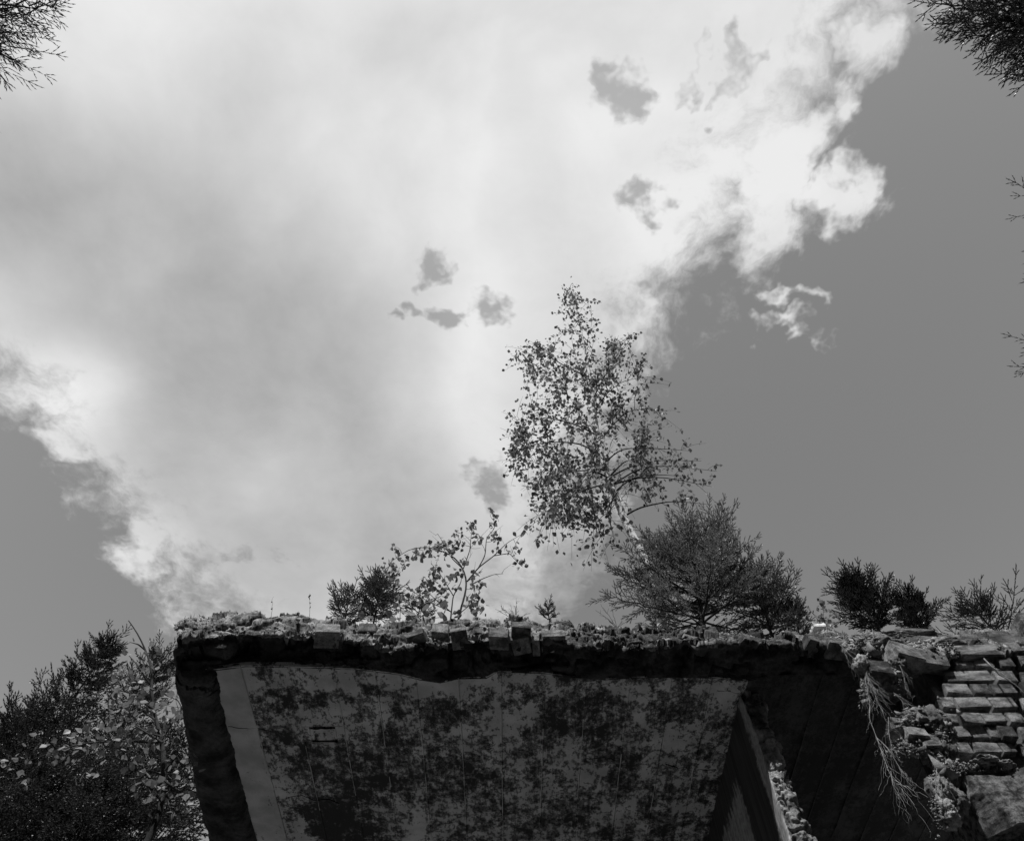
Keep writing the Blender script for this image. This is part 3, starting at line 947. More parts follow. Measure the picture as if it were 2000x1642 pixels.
def spruce(label, base, top, prof, seed, sh=.07, width=.013, tpl='near', mat='needle', whorl=.14, per=5, rise=(.35, .9), dens=.85,
           tr=.02, group=None, gsh=None, guides=(), droop=0.0, start=.05, curve=.14, bare=.12, name='spruce_tree', skip=None):
    base, top = np.array(base, float), np.array(top, float)
    s = Spruce(seed)
    H = np.linalg.norm(top - base)
    ax = (top - base) / H
    root = thing(name, base, label, 'tree', group)
    tb = MB()
    n = 24
    c = base + ax * (np.linspace(0, 1, n)[:, None] * H)
    c[1:-1] += .006 * H * np.stack([fbm(c, 1.3 / max(H, .5) * 3, 2, seed + k) for k in range(3)], 1)[1:-1]
    tb.tube(c, np.linspace(tr, .0025, n), 8)
    tb.build('trunk', M['bark'], root)
    pos = lambda f: np.array([np.interp(f, np.linspace(0, 1, n), c[:, k]) for k in range(3)])
    h = start
    while h < .985:
        L0 = np.interp(h, [q_[0] for q_ in prof], [q_[1] for q_ in prof])
        a0 = s.r.uniform(0, 6.3)
        for k in range(per):
            a = a0 + k * 2 * math.pi / per + s.r.normal(0, .2)
            L = L0 * s.r.uniform(.5, 1.22)
            el = rise[0] + (rise[1] - rise[0]) * h + s.r.normal(0, .08)
            d = np.array([math.cos(a) * math.cos(el), math.sin(a) * math.cos(el), math.sin(el)])
            o_ = pos(h + s.r.uniform(-.3, .3) * whorl / H)
            if skip and skip(o_ + d * L): continue
            s.branch(o_, d, L, sh, dens, curve, droop=droop, bare=bare)
        h += whorl / H * s.r.uniform(.8, 1.2)
    s.twig(pos(.96), ax, max(sh * 1.5, .05 * H), sh, dens)
    for tgt, hb in guides:
        o_ = pos(hb); v = np.array(tgt) - o_
        s.branch(o_, v, np.linalg.norm(v), gsh or sh, dens, 0.0, droop=0.0, bare=.35)
    s.build(root, tpl, width, M[mat])
    return root


def on_roof(px, py, Y, lower=.25):
    p_ = P(px, py, Y=Y)
    p_[2] = 5.12
    return p_


# big bushy spruce on the rim, leaning over it, and its neighbour
spruce('broad bushy spruce in front of the tall birch trunk on the roof rim', on_roof(1366, 1225, 3.9), P(1352, 1078, Y=3.92),
       [(0, .55), (.3, .58), (.55, .52), (.8, .42), (1, .20)], 31, sh=.065, width=.0092, whorl=.09, per=7, rise=(.15, .95), dens=.86, tr=.026, start=.28, mat='needle_pale', bare=.3,
       guides=((P(1432, 1000, Y=3.8), .62), (P(1195, 1165, Y=3.75), .32), (P(1228, 1085, Y=3.8), .5), (P(1448, 1062, Y=3.7), .5), (P(1318, 1035, Y=3.75), .7), (P(1268, 1066, Y=3.85), .6), (P(1400, 1030, Y=3.85), .7), (P(1355, 1022, Y=3.85), .8)))
spruce('dark spruce pressed against the right side of the broad bushy spruce', on_roof(1496, 1235, 4.0), P(1480, 1130, Y=4.0),
       [(0, .36), (.3, .38), (.65, .26), (1, .06)], 37, sh=.065, width=.009, whorl=.10, per=6, rise=(.2, .9), dens=.8, tr=.016, start=.35, mat='needle')
spruce('low spruce seedling at the foot of the dark spruce, left of the pale stone', on_roof(1556, 1240, 3.85), P(1550, 1196, Y=3.85),
       [(0, .15), (1, .05)], 38, sh=.045, width=.009, whorl=.09, per=4, rise=(.2, .8), tr=.008, start=.45, mat='needle')
# the pointed spruces to the right
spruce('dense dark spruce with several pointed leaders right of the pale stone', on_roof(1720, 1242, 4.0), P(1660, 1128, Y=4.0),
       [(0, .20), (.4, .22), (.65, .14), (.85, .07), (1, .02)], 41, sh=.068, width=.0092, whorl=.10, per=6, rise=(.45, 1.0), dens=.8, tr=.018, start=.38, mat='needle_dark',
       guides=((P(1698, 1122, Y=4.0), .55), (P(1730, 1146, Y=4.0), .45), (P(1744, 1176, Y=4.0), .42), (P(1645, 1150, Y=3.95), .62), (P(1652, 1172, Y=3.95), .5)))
spruce('slim little spruce just right of the dense dark spruce', on_roof(1792, 1242, 3.9), P(1776, 1163, Y=3.9),
       [(0, .14), (.5, .10), (1, .03)], 42, sh=.06, width=.0085, whorl=.085, per=5, rise=(.25, .7), tr=.010, start=.42, mat='needle_dark',
       guides=((P(1826, 1190, Y=3.85), .5),))
spruce('spruce with long bare shoot tips at the right edge above the brick pier', on_roof(1960, 1240, 4.0), P(1892, 1180, Y=4.0),
       [(0, .26), (.45, .26), (.7, .16), (1, .06)], 43, sh=.075, width=.0085, whorl=.12, per=5, rise=(.3, .9), dens=.62, tr=.012, start=.40, mat='needle_dark',
       guides=((P(1932, 1192, Y=4.0), .6), (P(1976, 1200, Y=4.0), .55), (P(1884, 1205, Y=3.95), .55), (P(1900, 1180, Y=4.0), .7)))
# small ones left of the shrub birch
spruce('tiny spruce, leftmost plant of the roof rim', on_roof(676, 1212, 3.85), P(682, 1172, Y=3.85), [(0, .15), (.6, .13), (1, .06)], 44, sh=.06, width=.0078, whorl=.09, per=4,
       rise=(.3, .8), tr=.006, start=.55, dens=.6, mat='needle', guides=((P(655, 1172, Y=3.85), .6),))
spruce('small straight spruce between tiny spruce and broad leaved sapling', on_roof(734, 1214, 3.85), P(741, 1140, Y=3.85), [(0, .18), (.5, .16), (1, .04)], 45, sh=.062, width=.0082,
       whorl=.09, per=5, rise=(.3, .9), tr=.009, start=.5, dens=.8, mat='needle', guides=((P(772, 1155, Y=3.85), .55),))
spruce('feathery seedling spruce half hidden behind the shrub birch leaves', on_roof(822, 1214, 3.85), P(820, 1178, Y=3.85), [(0, .18), (1, .08)], 46, sh=.045, width=.007,
       whorl=.09, per=4, rise=(.3, .8), tr=.006, start=.6, dens=.5, mat='needle')
spruce('lone wispy evergreen seedling on bare rim right of the shrub birch', on_roof(1080, 1222, 3.8), P(1068, 1187, Y=3.8), [(0, .10), (1, .05)], 47, sh=.03, width=.006,
       whorl=.06, per=3, rise=(.4, .9), tr=.004, start=.65, dens=.6, mat='needle')

# tall spruces behind and left of the ruin
LB = 'spruces standing left of the ruin'
for k, (tx, ty, Y, w_, lab) in enumerate(((218, 1258, 8.2, 1.6, 'tallest leaning dark spruce at left, its tip above the others'),
                                          (108, 1368, 8.6, 1.4, 'dark spruce with blunt tip left of the tallest one'),
                                          (48, 1402, 9.2, 1.3, 'narrow dark spruce close to the left edge of view'),
                                          (-30, 1420, 8.4, 1.4, 'dark spruce cut by the left edge of view'),
                                          (335, 1262, 9.5, 1.6, 'spruce top right behind the broad leaved tree at the wall'))):
    t_ = P(tx, ty, Y=Y)
    b_ = np.array([t_[0] - .9, t_[1] + .3, -.05])
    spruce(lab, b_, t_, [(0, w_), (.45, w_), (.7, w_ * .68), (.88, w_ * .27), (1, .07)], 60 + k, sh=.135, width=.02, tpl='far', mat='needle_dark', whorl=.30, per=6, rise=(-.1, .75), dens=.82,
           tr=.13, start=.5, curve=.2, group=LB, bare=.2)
for k, (px, py, Y, lab) in enumerate(((90, 1490, 6.4, 'young spruce with drooping boughs in the lower left corner'), (235, 1500, 6.6, 'young spruce low between corner spruce and broad leaved tree'), (330, 1420, 7.4, 'young spruce directly behind the stem of the broad leaved tree'), (392, 1440, 7.2, 'low spruce half hidden behind the left end of the slab'), (165, 1440, 7.6, 'young spruce filling the gap below the tallest leaning spruce'))):
    t_ = P(px, py, Y=Y)
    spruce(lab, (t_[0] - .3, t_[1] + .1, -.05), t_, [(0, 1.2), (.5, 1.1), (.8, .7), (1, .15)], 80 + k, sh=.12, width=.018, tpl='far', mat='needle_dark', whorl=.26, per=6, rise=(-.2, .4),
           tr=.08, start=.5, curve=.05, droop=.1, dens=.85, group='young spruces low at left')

# tall spruces beside the viewer: only bough tips reach into view
spruce('tall spruce left of the viewer whose bough tips hang into the top left corner', (-7.4, .1, -.05), (-7.3, .2, 12.6), [(0, 2.2), (.3, 2.2), (.7, 1.3), (.9, .5), (1, .15)], 91, sh=.26, gsh=.15,
       width=.015, tpl='far', mat='needle_dark', whorl=.6, per=6, rise=(-.2, .5), dens=.62, tr=.16, start=.2, curve=.05,
       guides=tuple((P(a - 34, b_ - 38, X=-x_), h_) for a, b_, x_, h_ in ((148, 40, 5.3, .80), (120, 52, 5.4, .79), (98, 66, 5.4, .78), (70, 72, 5.5, .78), (40, 62, 5.5, .78), (66, 104, 5.5, .77), (50, 98, 5.6, .76), (76, 130, 5.3, .75), (62, 144, 5.4, .74), (26, 162, 5.5, .73), (110, 20, 5.4, .81), (20, 100, 5.6, .76))))
spruce('tall spruce right of the viewer whose bough tips hang into the top right corner', (7.1, .1, -.05), (7.05, .2, 12.0), [(0, 2.0), (.3, 2.0), (.7, 1.2), (.9, .4), (1, .15)], 92, sh=.24, gsh=.14,
       width=.019, tpl='mid', mat='needle_dark', whorl=.6, per=6, rise=(-.2, .5), dens=.8, tr=.16, start=.2, curve=.05,
       guides=tuple((P(a + 52, b_ - 44, X=x_), h_) for a, b_, x_, h_ in ((1778, 46, 4.9, .82), (1795, 60, 4.9, .81), (1822, 76, 5.0, .80), (1843, 106, 4.9, .79), (1870, 96, 5.0, .79), (1886, 98, 5.0, .78), (1905, 92, 5.1, .78), (1932, 126, 5.0, .77), (1948, 140, 5.0, .76), (1966, 196, 5.0, .72), (1978, 150, 5.1, .74), (1960, 60, 5.1, .80), (1900, 50, 5.1, .80), (1850, 40, 5.0, .82))))
spruce('spruce standing off the right edge, a few twig tips in view', (7.0, 3.3, -.05), (6.95, 3.3, 9.6), [(0, 1.7), (.4, 1.6), (.7, .9), (1, .12)], 93, sh=.24, gsh=.12, width=.013, tpl='far', mat='needle_dark',
       whorl=.6, per=6, rise=(-.1, .5), dens=.7, tr=.12, start=.2, curve=.05, skip=lambda t_: t_[0] < 5.9 and t_[2] > 6,
       guides=((P(2026, 385, X=5.6), .93), (P(2030, 452, X=5.6), .90), (P(2024, 675, X=5.6), .82), (P(2026, 720, X=5.6), .80)))

# unseen spruces added behind the viewer to shade the facade from the low sky
proto = spruce('tall dark spruce added unseen behind the viewer to block low sky', (-6.2, -4.2, -.05), (-6.2, -4.1, 14.0), [(0, 2.6), (.3, 2.5), (.7, 1.4), (.9, .5), (1, .12)], 95, sh=.32,
               width=.11, tpl='far', mat='needle_dark', whorl=.55, per=6, rise=(-.25, .5), dens=.8, tr=.16, start=.06, curve=.05, group='unseen spruces added behind the viewer')
fr_ = np.random.default_rng(8)
for x_, y_ in ((-4.0, -6.6), (-1.6, -6.0), (.8, -6.8), (3.2, -6.1), (5.4, -5.2), (7.4, -3.4), (-8.6, -2.6), (-9.6, .8), (9.6, -.6), (10.2, 2.2), (-10.6, 3.8), (-7.6, -6.6), (7.6, -7.4), (-2.6, -9.4), (2.0, -9.8)):
    c_ = proto.copy(); COL.objects.link(c_)
    c_.location = (x_, y_, -.05); c_.rotation_euler = (0, 0, fr_.uniform(0, 6.3)); k_ = fr_.uniform(.85, 1.08); c_.scale = (k_, k_, k_)
    for ch in list(proto.children):
        d_ = ch.copy(); COL.objects.link(d_); d_.parent = c_; d_.matrix_parent_inverse = ch.matrix_parent_inverse.copy()

# ---- leaves
LV = np.array([[0, 0, 0], [-.34, .22, .04], [-.42, .45, .05], [-.18, .80, .0], [0, 1.0, -.06], [.18, .80, .0], [.42, .45, .05], [.34, .22, .04], [0, .45, -.03]], float)
LF = np.array([[8, 0, 1], [8, 1, 2], [8, 2, 3], [8, 3, 4], [8, 4, 5], [8, 5, 6], [8, 6, 7], [8, 7, 0]])
LVr = LV * np.array([1.15, .95, 1.2])


def leaves(root, O, size, mat, r, hang=.7, parts=0, tv=LV, spread=1.0):
    """one leaf each at O; the `parts` nearest are objects of their own, the rest one foliage mesh"""
    O = np.asarray(O); n = len(O)
    D = unit(r.normal(0, .75 * spread, (n, 3)) + np.array([0, 0, -hang]))         # leaf axis
    Nn = r.normal(0, 1, (n, 3)) + np.array([0, -.3, .8])
    X = unit(np.cross(D, Nn)); Z = np.cross(X, D)
    R = np.stack([X, D, Z], 2)
    S = (size * r.uniform(.6, 1.2, n))[:, None] * np.ones(3)
    order = np.argsort(np.linalg.norm(O - CAM, axis=1))
    one, rest = order[:parts], order[parts:]
    if len(rest):
        V, Fs = inst(tv, LF, O[rest], R[rest], S[rest])
        tag(mesh_np('foliage', V, Fs, M[mat], root), kind='stuff')
    if len(one):
        me = None
        for i in one:
            if me is None:
                first = mesh_np('leaf', tv, LF, M[mat], root); me = first.data; o_ = first
            else:
                o_ = bpy.data.objects.new('leaf', me); COL.objects.link(o_); adopt(o_, root)
            mw = Matrix.LocRotScale(Vector(O[i]), Matrix(R[i].tolist()).to_quaternion(), Vector(S[i]))
            o_.matrix_basis = mw


def inside(pt, poly):
    x, y = pt; c = False; j = len(poly) - 1
    for i in range(len(poly)):
        xi, yi = poly[i]; xj, yj = poly[j]
        if (yi > y) != (yj > y) and x < (xj - xi) * (y - yi) / (yj - yi) + xi: c = not c
        j = i
    return c


# tall birch
br = np.random.default_rng(23)
tp = [(1292, 1225, 4.1), (1290, 1180, 4.1), (1272, 1110, 4.08), (1234, 1045, 4.05), (1210, 990, 4.0), (1190, 940, 3.95), (1172, 880, 3.88), (1160, 800, 3.78),
      (1150, 720, 3.66), (1136, 650, 3.52), (1122, 590, 3.40), (1118, 552, 3.32)]
tpts = [P(a, b_, Y=y) for a, b_, y in tp]
tbase = tpts[0].copy(); tbase[2] = 5.1
birch = thing('birch_tree', tbase, 'tall slender birch with white trunk rising above everything on the roof', 'tree')
tc = spline([tbase] + tpts, 60)
mb = MB(); mb.tube(tc, np.interp(np.linspace(0, 1, 60), [0, .25, .6, 1], [.042, .036, .019, .003]), 9)
mb.build('trunk', M['birch_bark'], birch)
poly = [(1118, 548), (1150, 590), (1185, 640), (1232, 655), (1262, 700), (1278, 735), (1255, 770), (1300, 800), (1275, 845), (1272, 900), (1270, 945), (1235, 985), (1225, 1060), (1180, 1050), (1120, 1030), (1075, 1015), (1040, 950), (1000, 920), (992, 880), (1010, 800), (1040, 795), (1035, 740),
        (1008, 705), (1025, 670), (1070, 640), (1098, 600)]
mb2, LO = MB(), []
NODES = [tc[k] for k in range(22, 60)]                              # where branches may start: upper trunk, then earlier branches
NRAD = [np.interp(k, [22, 59], [.009, .003]) for k in range(22, 60)]


def tip_branch(tip, nl, leafr, twigs=4, tl=.3, start=None):
    """branch from the nearest wood below, up and out to the tip, with drooping leafy twigs"""
    A = np.array(NODES); dv = tip - A
    cost = np.linalg.norm(dv, axis=1) + 1.6 * np.clip(.05 + .35 * np.linalg.norm(dv[:, :2], axis=1) - dv[:, 2], 0, None)
    cost = cost + .05 * br.random(len(cost))
    k = int(np.argmin(cost)) if start is None else None
    o_ = A[k] if start is None else tc[start]
    rb = min(.0075, NRAD[k] * .85) if start is None else .010
    v = tip - o_; L = np.linalg.norm(v)
    sag = br.uniform(.05, .16) if start is None else .22
    c = spline([o_, o_ + v * .25 + UP * sag * .8 * L + br.normal(0, .03 * L, 3), o_ + v * .6 + UP * sag * L + br.normal(0, .04 * L, 3), tip], 14)
    mb2.tube(c, np.linspace(rb, .0015, 14), 4)
    for q_ in range(4, 14):
        NODES.append(c[q_]); NRAD.append(np.interp(q_, [0, 13], [rb, .002]))
    for _ in range(twigs):
        j = int(br.integers(5, 14)); l = tl * br.uniform(.4, 1.1)
        d = unit(unit(v) * .6 + br.normal(0, .55, 3) + UP * br.uniform(-.3, .3))
        tt = np.linspace(0, 1, 7)[:, None]
        cc = c[j] + d * l * tt - UP * (tt ** 2) * l * .5
        mb2.tube(cc, np.linspace(.0022, .0010, 7), 3)
        for _ in range(nl): LO.append(cc[int(br.integers(1, 7))] + br.normal(0, leafr, 3))
    for _ in range(nl): LO.append(c[int(br.integers(8, 14))] + br.normal(0, leafr, 3))


for x, y, yy_, k0 in ((1400, 920, 3.9, 21), (1345, 880, 3.95, 24), (1385, 985, 3.8, 17), (1390, 950, 3.85, 21), (990, 890, 3.8, 25), (1003, 830, 3.7, 28), (1010, 690, 3.5, 38), (1230, 662, 3.6, 34),
                      (1297, 800, 3.8, 27), (1078, 1005, 3.8, 21), (1275, 735, 3.7, 32), (1200, 1055, 3.75, 19), (1340, 930, 3.8, 20), (1370, 900, 3.85, 22), (1120, 960, 3.6, 23), (1250, 900, 3.6, 22), (1060, 940, 3.9, 22)):
    tip_branch(P(x, y, Y=yy_), 7, .02, 5, .3, k0)
tips = []
while len(tips) < 200:
    x, y = br.uniform(985, 1410), br.uniform(550, 1060)
    if not inside((x, y), poly): continue
    if y > 960 and 1190 < x < 1330: continue
    tips.append(P(x, y, Y=np.interp(y, [550, 800, 1000], [3.35, 3.78, 4.0]) + br.normal(0, .28)))
axd = [np.min(np.linalg.norm(tc[20:] - t_, axis=1)) for t_ in tips]
for k in np.argsort(axd): tip_branch(tips[k], 6, .022)
for _ in range(60):
    LO.append(tc[int(br.integers(48, 60))] + br.normal(0, .05, 3))
mb2.build('branches', M['twig'], birch)
def clear_of_trunk(p_):
    d_ = tc[10:26] - p_
    d_ = d_[np.argmin(np.abs(d_[:, 2]))]
    return not (tc[10][2] < p_[2] < tc[25][2] and abs(d_[0]) < .075 and d_[1] > -.05)


LO = [p_ for p_ in LO if clear_of_trunk(p_)]
leaves(birch, LO, .043, 'birch_leaf', br, hang=.8, parts=260)

# shrub birch with two dark stems
s6 = lambda x, y: (600 + x / 4.0, 950 + y / 4.0)
sb0 = P(*s6(1180, 1030), Y=3.82); sb0[2] = 5.12
shrub = thing('birch_shrub', sb0, 'crooked shrubby young birch with sparse leaves on middle of the rim', 'tree')


def stem(path, Y, r0, r1, parent, mat, root=False, jit=.0, name='stem', n=26):
    pts = [P(*s6(a, b_), Y=Y + jit * i) for i, (a, b_) in enumerate(path)]
    if root:
        q0 = pts[0].copy(); q0[2] = 5.12; pts = [q0] + pts
    c = spline(pts, n)
    mbx = MB(); mbx.tube(c, np.linspace(r0, r1, n), 6)
    mbx.build(name, mat, parent)
    return c


sh_paths = [([(1180, 1020), (1235, 840), (1250, 740), (1220, 640), (1150, 545), (1000, 480), (820, 470), (650, 590)], .0, .011, True),
            ([(1250, 740), (1340, 630), (1460, 540), (1560, 440), (1670, 375)], -.02, .007, False),
            ([(1290, 760), (1380, 715), (1460, 685), (1530, 680)], .02, .005, False),
            ([(1125, 990), (1140, 850), (1200, 760), (1215, 640)], .02, .009, True),
            ([(1340, 630), (1390, 540), (1400, 400), (1470, 320), (1440, 180)], .01, .005, False),
            ([(1215, 640), (1130, 560), (1040, 400), (1020, 370)], -.01, .005, False),
            ([(1220, 640), (1270, 500), (1290, 290)], .02, .005, False),
            ([(1140, 850), (1050, 700), (970, 600)], .02, .004, False),
            ([(1460, 540), (1580, 520), (1660, 610)], .0, .004, False),
            ([(1250, 740), (1330, 690), (1370, 640)], .0, .003, False),
            ([(1180, 1000), (1300, 900), (1370, 880)], .0, .004, False),
            ([(1125, 980), (1000, 880), (880, 760)], .0, .004, False),
            ([(1130, 980), (950, 900), (780, 790)], .0, .003, False)]
SC = []
for pth, dy, r0, rt in sh_paths:
    SC.append(stem(pth, 3.82, r0, .0015, shrub, M['bark'], rt, dy, 'stem' if rt else 'branch'))
sl = np.random.default_rng(29)
LO = []
mbt = MB()
for a, b_, rx, ry, n in ((660, 620, 70, 60, 26), (680, 470, 22, 40, 8), (670, 720, 25, 25, 6), (740, 590, 70, 50, 18), (850, 520, 80, 60, 34), (960, 490, 60, 60, 26), (1060, 470, 60, 70, 34), (1130, 510, 50, 50, 14),
                         (1180, 360, 40, 50, 12), (1190, 440, 40, 60, 16), (1295, 310, 40, 45, 24), (1330, 420, 45, 40, 12), (1440, 290, 25, 30, 8), (1470, 250, 40, 40, 8), (1430, 195, 15, 25, 6),
                         (1480, 400, 60, 50, 20), (1520, 490, 80, 40, 12), (1640, 470, 40, 40, 9), (1660, 600, 45, 45, 14), (1230, 590, 35, 40, 10), (1000, 640, 70, 60, 22), (950, 740, 90, 70, 34),
                         (920, 830, 80, 60, 28), (1060, 800, 90, 60, 26), (1150, 700, 70, 60, 22), (1040, 900, 60, 40, 12), (1330, 760, 60, 40, 14), (1330, 850, 60, 60, 18), (1290, 930, 80, 60, 30), (1340, 960, 60, 50, 16),
                         (790, 790, 25, 20, 5), (1020, 700, 40, 40, 8), (880, 890, 50, 40, 14), (1180, 980, 40, 30, 10), (1310, 680, 40, 30, 8), (760, 880, 50, 50, 12), (830, 860, 40, 40, 10)):
    cen = P(*s6(a, b_), Y=3.80 + sl.normal(0, .03))
    allp = np.concatenate(SC)
    near_ = allp[np.argmin(np.linalg.norm(allp - cen, axis=1))]
    mbt.tube(spline([near_, (near_ + cen) / 2 + sl.normal(0, .012, 3), cen], 7), np.linspace(.0025, .001, 7), 3)
    for _ in range(n):
        LO.append(P(*s6(a + rx * sl.normal(0, .5), b_ + ry * sl.normal(0, .5)), Y=3.80 + sl.normal(0, .06)))
for _ in range(26):                                                # bare fine twigs
    k = SC[int(sl.integers(len(SC)))]; o_ = k[int(sl.integers(8, len(k)))]
    d = unit(sl.normal(0, .6, 3) + UP * .9); L = sl.uniform(.08, .25)
    mbt.tube([o_, o_ + d * L * .5 + sl.normal(0, .01, 3), o_ + d * L], [.002, .0014, .0008], 3)
mbt.build('twigs', M['twig'], shrub)
leaves(shrub, LO, .042, 'birch_leaf', sl, hang=.6, parts=200)

# broad leaved sapling tree at the left wall
s4 = lambda x, y: (x / 3.338, 1150 + y / 3.338)
ab = P(*s4(1055, 1420), Y=4.75); ab[2] = 0.0
asp = thing('broadleaf_tree', ab, 'slim broad leaved tree with round pale leaves against the left wall end', 'tree')
stp = [ab, ab + np.array([.05, 0, 1.6]), P(*s4(1055, 1420), Y=4.75), P(*s4(1072, 1200), Y=4.75), P(*s4(1062, 1000), Y=4.72), P(*s4(1012, 850), Y=4.7), P(*s4(988, 690), Y=4.68), P(*s4(990, 500), Y=4.65),
       P(*s4(950, 400), Y=4.63), P(*s4(900, 290), Y=4.6), P(*s4(838, 205), Y=4.58)]
ac = spline(stp, 70)
mb = MB(); mb.tube(ac, np.interp(np.linspace(0, 1, 70), [0, .6, .85, 1], [.055, .028, .012, .004]), 8); mb.build('trunk', M['bark'], asp)
ar = np.random.default_rng(37)
mba, LO = MB(), []
for path, n, rad in (([(1040, 1000), (800, 990), (560, 1000), (350, 1060), (70, 1160)], 110, .06), ([(1000, 660), (880, 590), (740, 555)], 16, .04), ([(1060, 1000), (900, 900), (760, 830), (660, 760)], 60, .09),
                     ([(1010, 850), (880, 760), (760, 700)], 40, .08), ([(990, 640), (900, 500), (820, 410)], 14, .05), ([(1060, 980), (1140, 850), (1200, 760), (1230, 860)], 44, .06),
                     ([(1010, 640), (1080, 690), (1160, 720), (1240, 900)], 34, .05), ([(1075, 1180), (1180, 1060), (1290, 1090)], 24, .06), ([(1060, 1210), (980, 1180), (900, 1170)], 26, .05),
                     ([(1050, 960), (950, 930), (820, 950)], 30, .05), ([(990, 520), (1040, 470), (1100, 440)], 12, .05), ([(1000, 780), (900, 720), (850, 690)], 24, .07), ([(1055, 1260), (1010, 1290), (990, 1340)], 20, .05),
                     ([(1075, 1250), (1180, 1320), (1280, 1190)], 18, .06), ([(945, 395), (900, 360), (845, 345)], 0, .0), ([(700, 1090), (560, 1190), (520, 1240)], 8, .03), ([(1050, 1380), (1150, 1420), (1200, 1330)], 20, .06)):
    yy_ = 4.68 + ar.normal(0, .1)
    c = spline([P(*s4(a, b_), Y=yy_ + ar.normal(0, .03)) for a, b_ in path], 20)
    mba.tube(c, np.linspace(.008, .0018, 20), 4)
    for _ in range(n):
        j = int(ar.integers(4, 20)); L_ = c[j] + ar.normal(0, rad * 1.15, 3) * np.array([1, 1.3, .7])
        LO.append(L_)
        if ar.random() < .35: mba.tube([c[j], (c[j] + L_) / 2 + ar.normal(0, .01, 3), L_], [.002, .0015, .001], 3)
mba.build('branches', M['bark'], asp)
leaves(asp, LO, .054, 'sapling_leaf', ar, hang=.15, parts=300, tv=LVr, spread=1.0)

# broad leaved sapling between the small spruces
kb = P(785, 1215, Y=3.78); kb[2] = 5.12
kid = thing('sapling', kb, 'low sapling with large thin bright leaves beside small straight spruce', 'plant')
mbk, LO = MB(), []
for a, b_ in ((705, 1194), (748, 1196), (762, 1190), (780, 1172), (776, 1204), (800, 1196), (815, 1204), (842, 1194), (870, 1204), (840, 1208), (720, 1204)):
    tip = P(a, b_, Y=3.76 + ar.normal(0, .03))
    mbk.tube(spline([kb, (kb + tip) / 2 + UP * .1, tip], 8), np.linspace(.004, .0015, 8), 3)
    for _ in range(3): LO.append(tip + ar.normal(0, .02, 3))
mbk.build('stem', M['bark'], kid)
leaves(kid, LO, .066, 'sapling_leaf', ar, hang=-.1, parts=40, tv=LVr)
# birch seedlings by the pale stone
bb = P(1612, 1242, Y=3.8); bb[2] = 5.12
sd2 = thing('birch_seedling', bb, 'thin birch seedling with few leaves just behind the pale stone', 'plant')
mbk, LO = MB(), []
for pth, n in (([(1608, 1215), (1609, 1190), (1600, 1165)], 16), ([(1606, 1220), (1590, 1200), (1574, 1184)], 9), ([(1615, 1215), (1622, 1200), (1630, 1196)], 16), ([(1612, 1220), (1600, 1206), (1588, 1198)], 12), ([(1620, 1222), (1640, 1214), (1650, 1208)], 10)):
    pts = [P(a, b_, Y=3.8) for a, b_ in pth]
    c = spline([bb] + pts, 14); mbk.tube(c, np.linspace(.004, .001, 14), 3)
    for _ in range(n): LO.append(c[int(ar.integers(6, 14))] + ar.normal(0, .025, 3))
mbk.build('stem', M['twig'], sd2)
leaves(sd2, LO, .036, 'birch_leaf', ar, hang=.4, parts=0)
# pale stone on the rim
ps_ = P(1597, 1224, Y=3.68)
st = box_mesh('pale_stone', ps_ - np.array([.042, .03, .022]), ps_ + np.array([.042, .05, .02]), M['pale'], None, .013, 5, 16)
tag(st, 'small bright pale stone lying on the rim right of the bushy spruces', 'stone')

# dry sprigs and stalks
dr = np.random.default_rng(53)


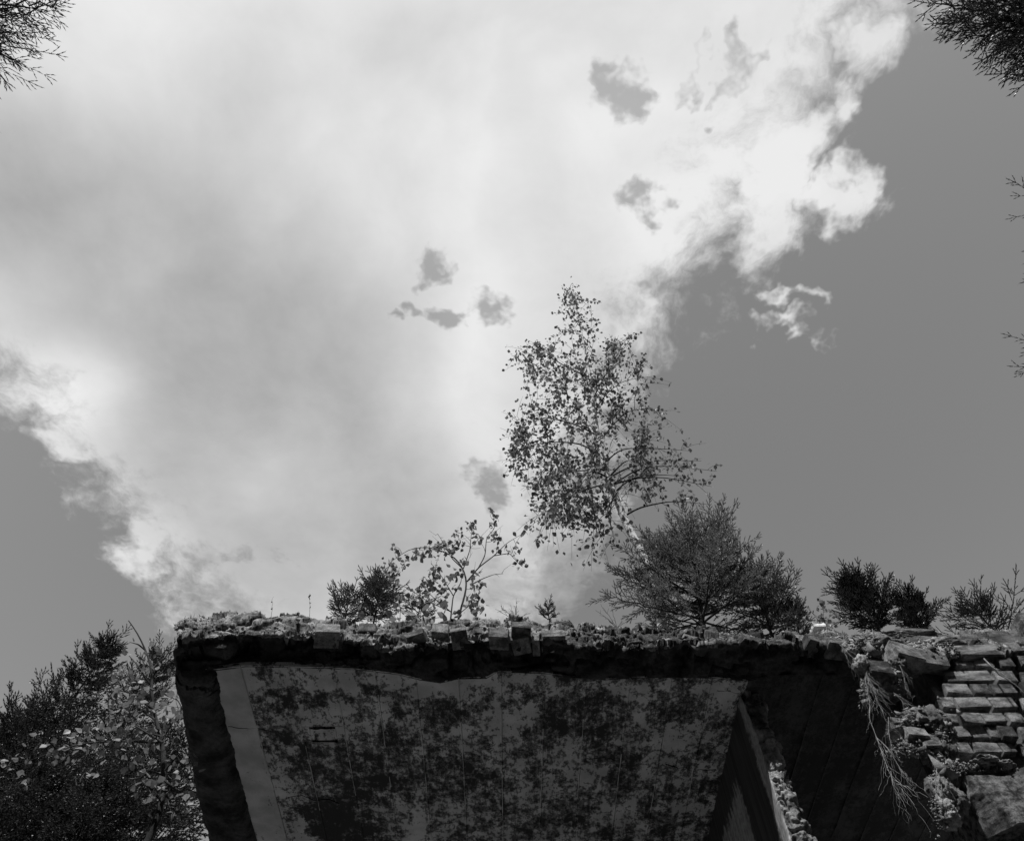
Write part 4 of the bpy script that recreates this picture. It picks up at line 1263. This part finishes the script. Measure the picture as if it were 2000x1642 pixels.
def sprig(px, py, n, L, label, spread=.5, Y=3.72, r0=.0022, name='dry_sprig'):
    b0 = P(px, py + 4, Y=Y)
    o_ = thing(name, b0, label, 'plant')
    mbx = MB()
    for k in range(n):
        d = unit(np.array([dr.normal(0, spread), dr.normal(0, .2), 1.0])); l = L * dr.uniform(.6, 1.1)
        c = b0 + d * l * np.linspace(0, 1, 9)[:, None] + dr.normal(0, .006, (9, 3)) * np.linspace(0, 1, 9)[:, None]
        mbx.tube(c, np.linspace(r0, .0009, 9), 3)
        for _ in range(3):
            j = int(dr.integers(3, 8)); dd = unit(d + dr.normal(0, .5, 3))
            mbx.tube([c[j], c[j] + dd * l * .25], [.0014, .0008], 3)
    mbx.build('twigs', M['twig'], o_)


sprig(1006, 1205, 9, .17, 'bare dry sprig fanning out right of the shrub birch', .6)
sprig(1205, 1222, 6, .18, 'bare dry sprig at the left foot of the broad bushy spruce', .6)


def stalk(pts, label, Y=3.7, r0=.0018, seeds=0):
    w_ = [P(a, b_, Y=Y) for a, b_ in pts]
    o_ = thing('dry_stalk', w_[0], label, 'plant')
    mbx = MB(); c = spline(w_, 16)
    c[1:] += dr.normal(0, .002, (15, 3))
    mbx.tube(c, np.linspace(r0, .0009, 16), 4); mbx.build('stem', M['twig'], o_)
    if seeds:
        mbs = MB()
        for k in range(seeds):
            j = int(dr.integers(6, 16)); mbs.tube([c[j] - UP * .004, c[j] + dr.normal(0, .004, 3), c[j] + UP * .012 + dr.normal(0, .004, 3)], [.001, .0042, .0008], 5)
        mbs.build('seed_head', M['twig'], o_)


stalk([(530, 1206), (531, 1190), (533, 1166)], 'thin upright grass stalk on the left part of the rim', seeds=3)
stalk([(604, 1210), (605, 1190), (605, 1160)], 'upright stalk with dark seed heads left of the tiny spruce', seeds=8)
stalk([(448, 1202), (449, 1190)], 'very short stalk near the left corner of the rim', seeds=2)
stalk([(1866, 1240), (1840, 1212), (1822, 1196), (1801, 1183)], 'long thin stalk leaning left between slim spruce and edge spruce', Y=3.75, seeds=3)
stalk([(1868, 1242), (1850, 1218), (1836, 1200), (1818, 1186)], 'second leaning stalk just right of the long one, above the pier', Y=3.72, seeds=3)
stalk([(1888, 1240), (1866, 1224)], 'short leaning stalk on the brick pier top', Y=3.7, seeds=2)
stalk([(1866, 1240), (1867, 1222)], 'short upright stalk on the brick pier top', Y=3.7, seeds=2)

# ------------------------------------------------------------------ render
sc.cycles.max_bounces, sc.cycles.diffuse_bounces, sc.cycles.glossy_bounces, sc.cycles.transmission_bounces = 5, 4, 2, 3
sc.cycles.samples = 128
sc.cycles.use_denoising = True
sc.render.resolution_x, sc.render.resolution_y = 1024, 840
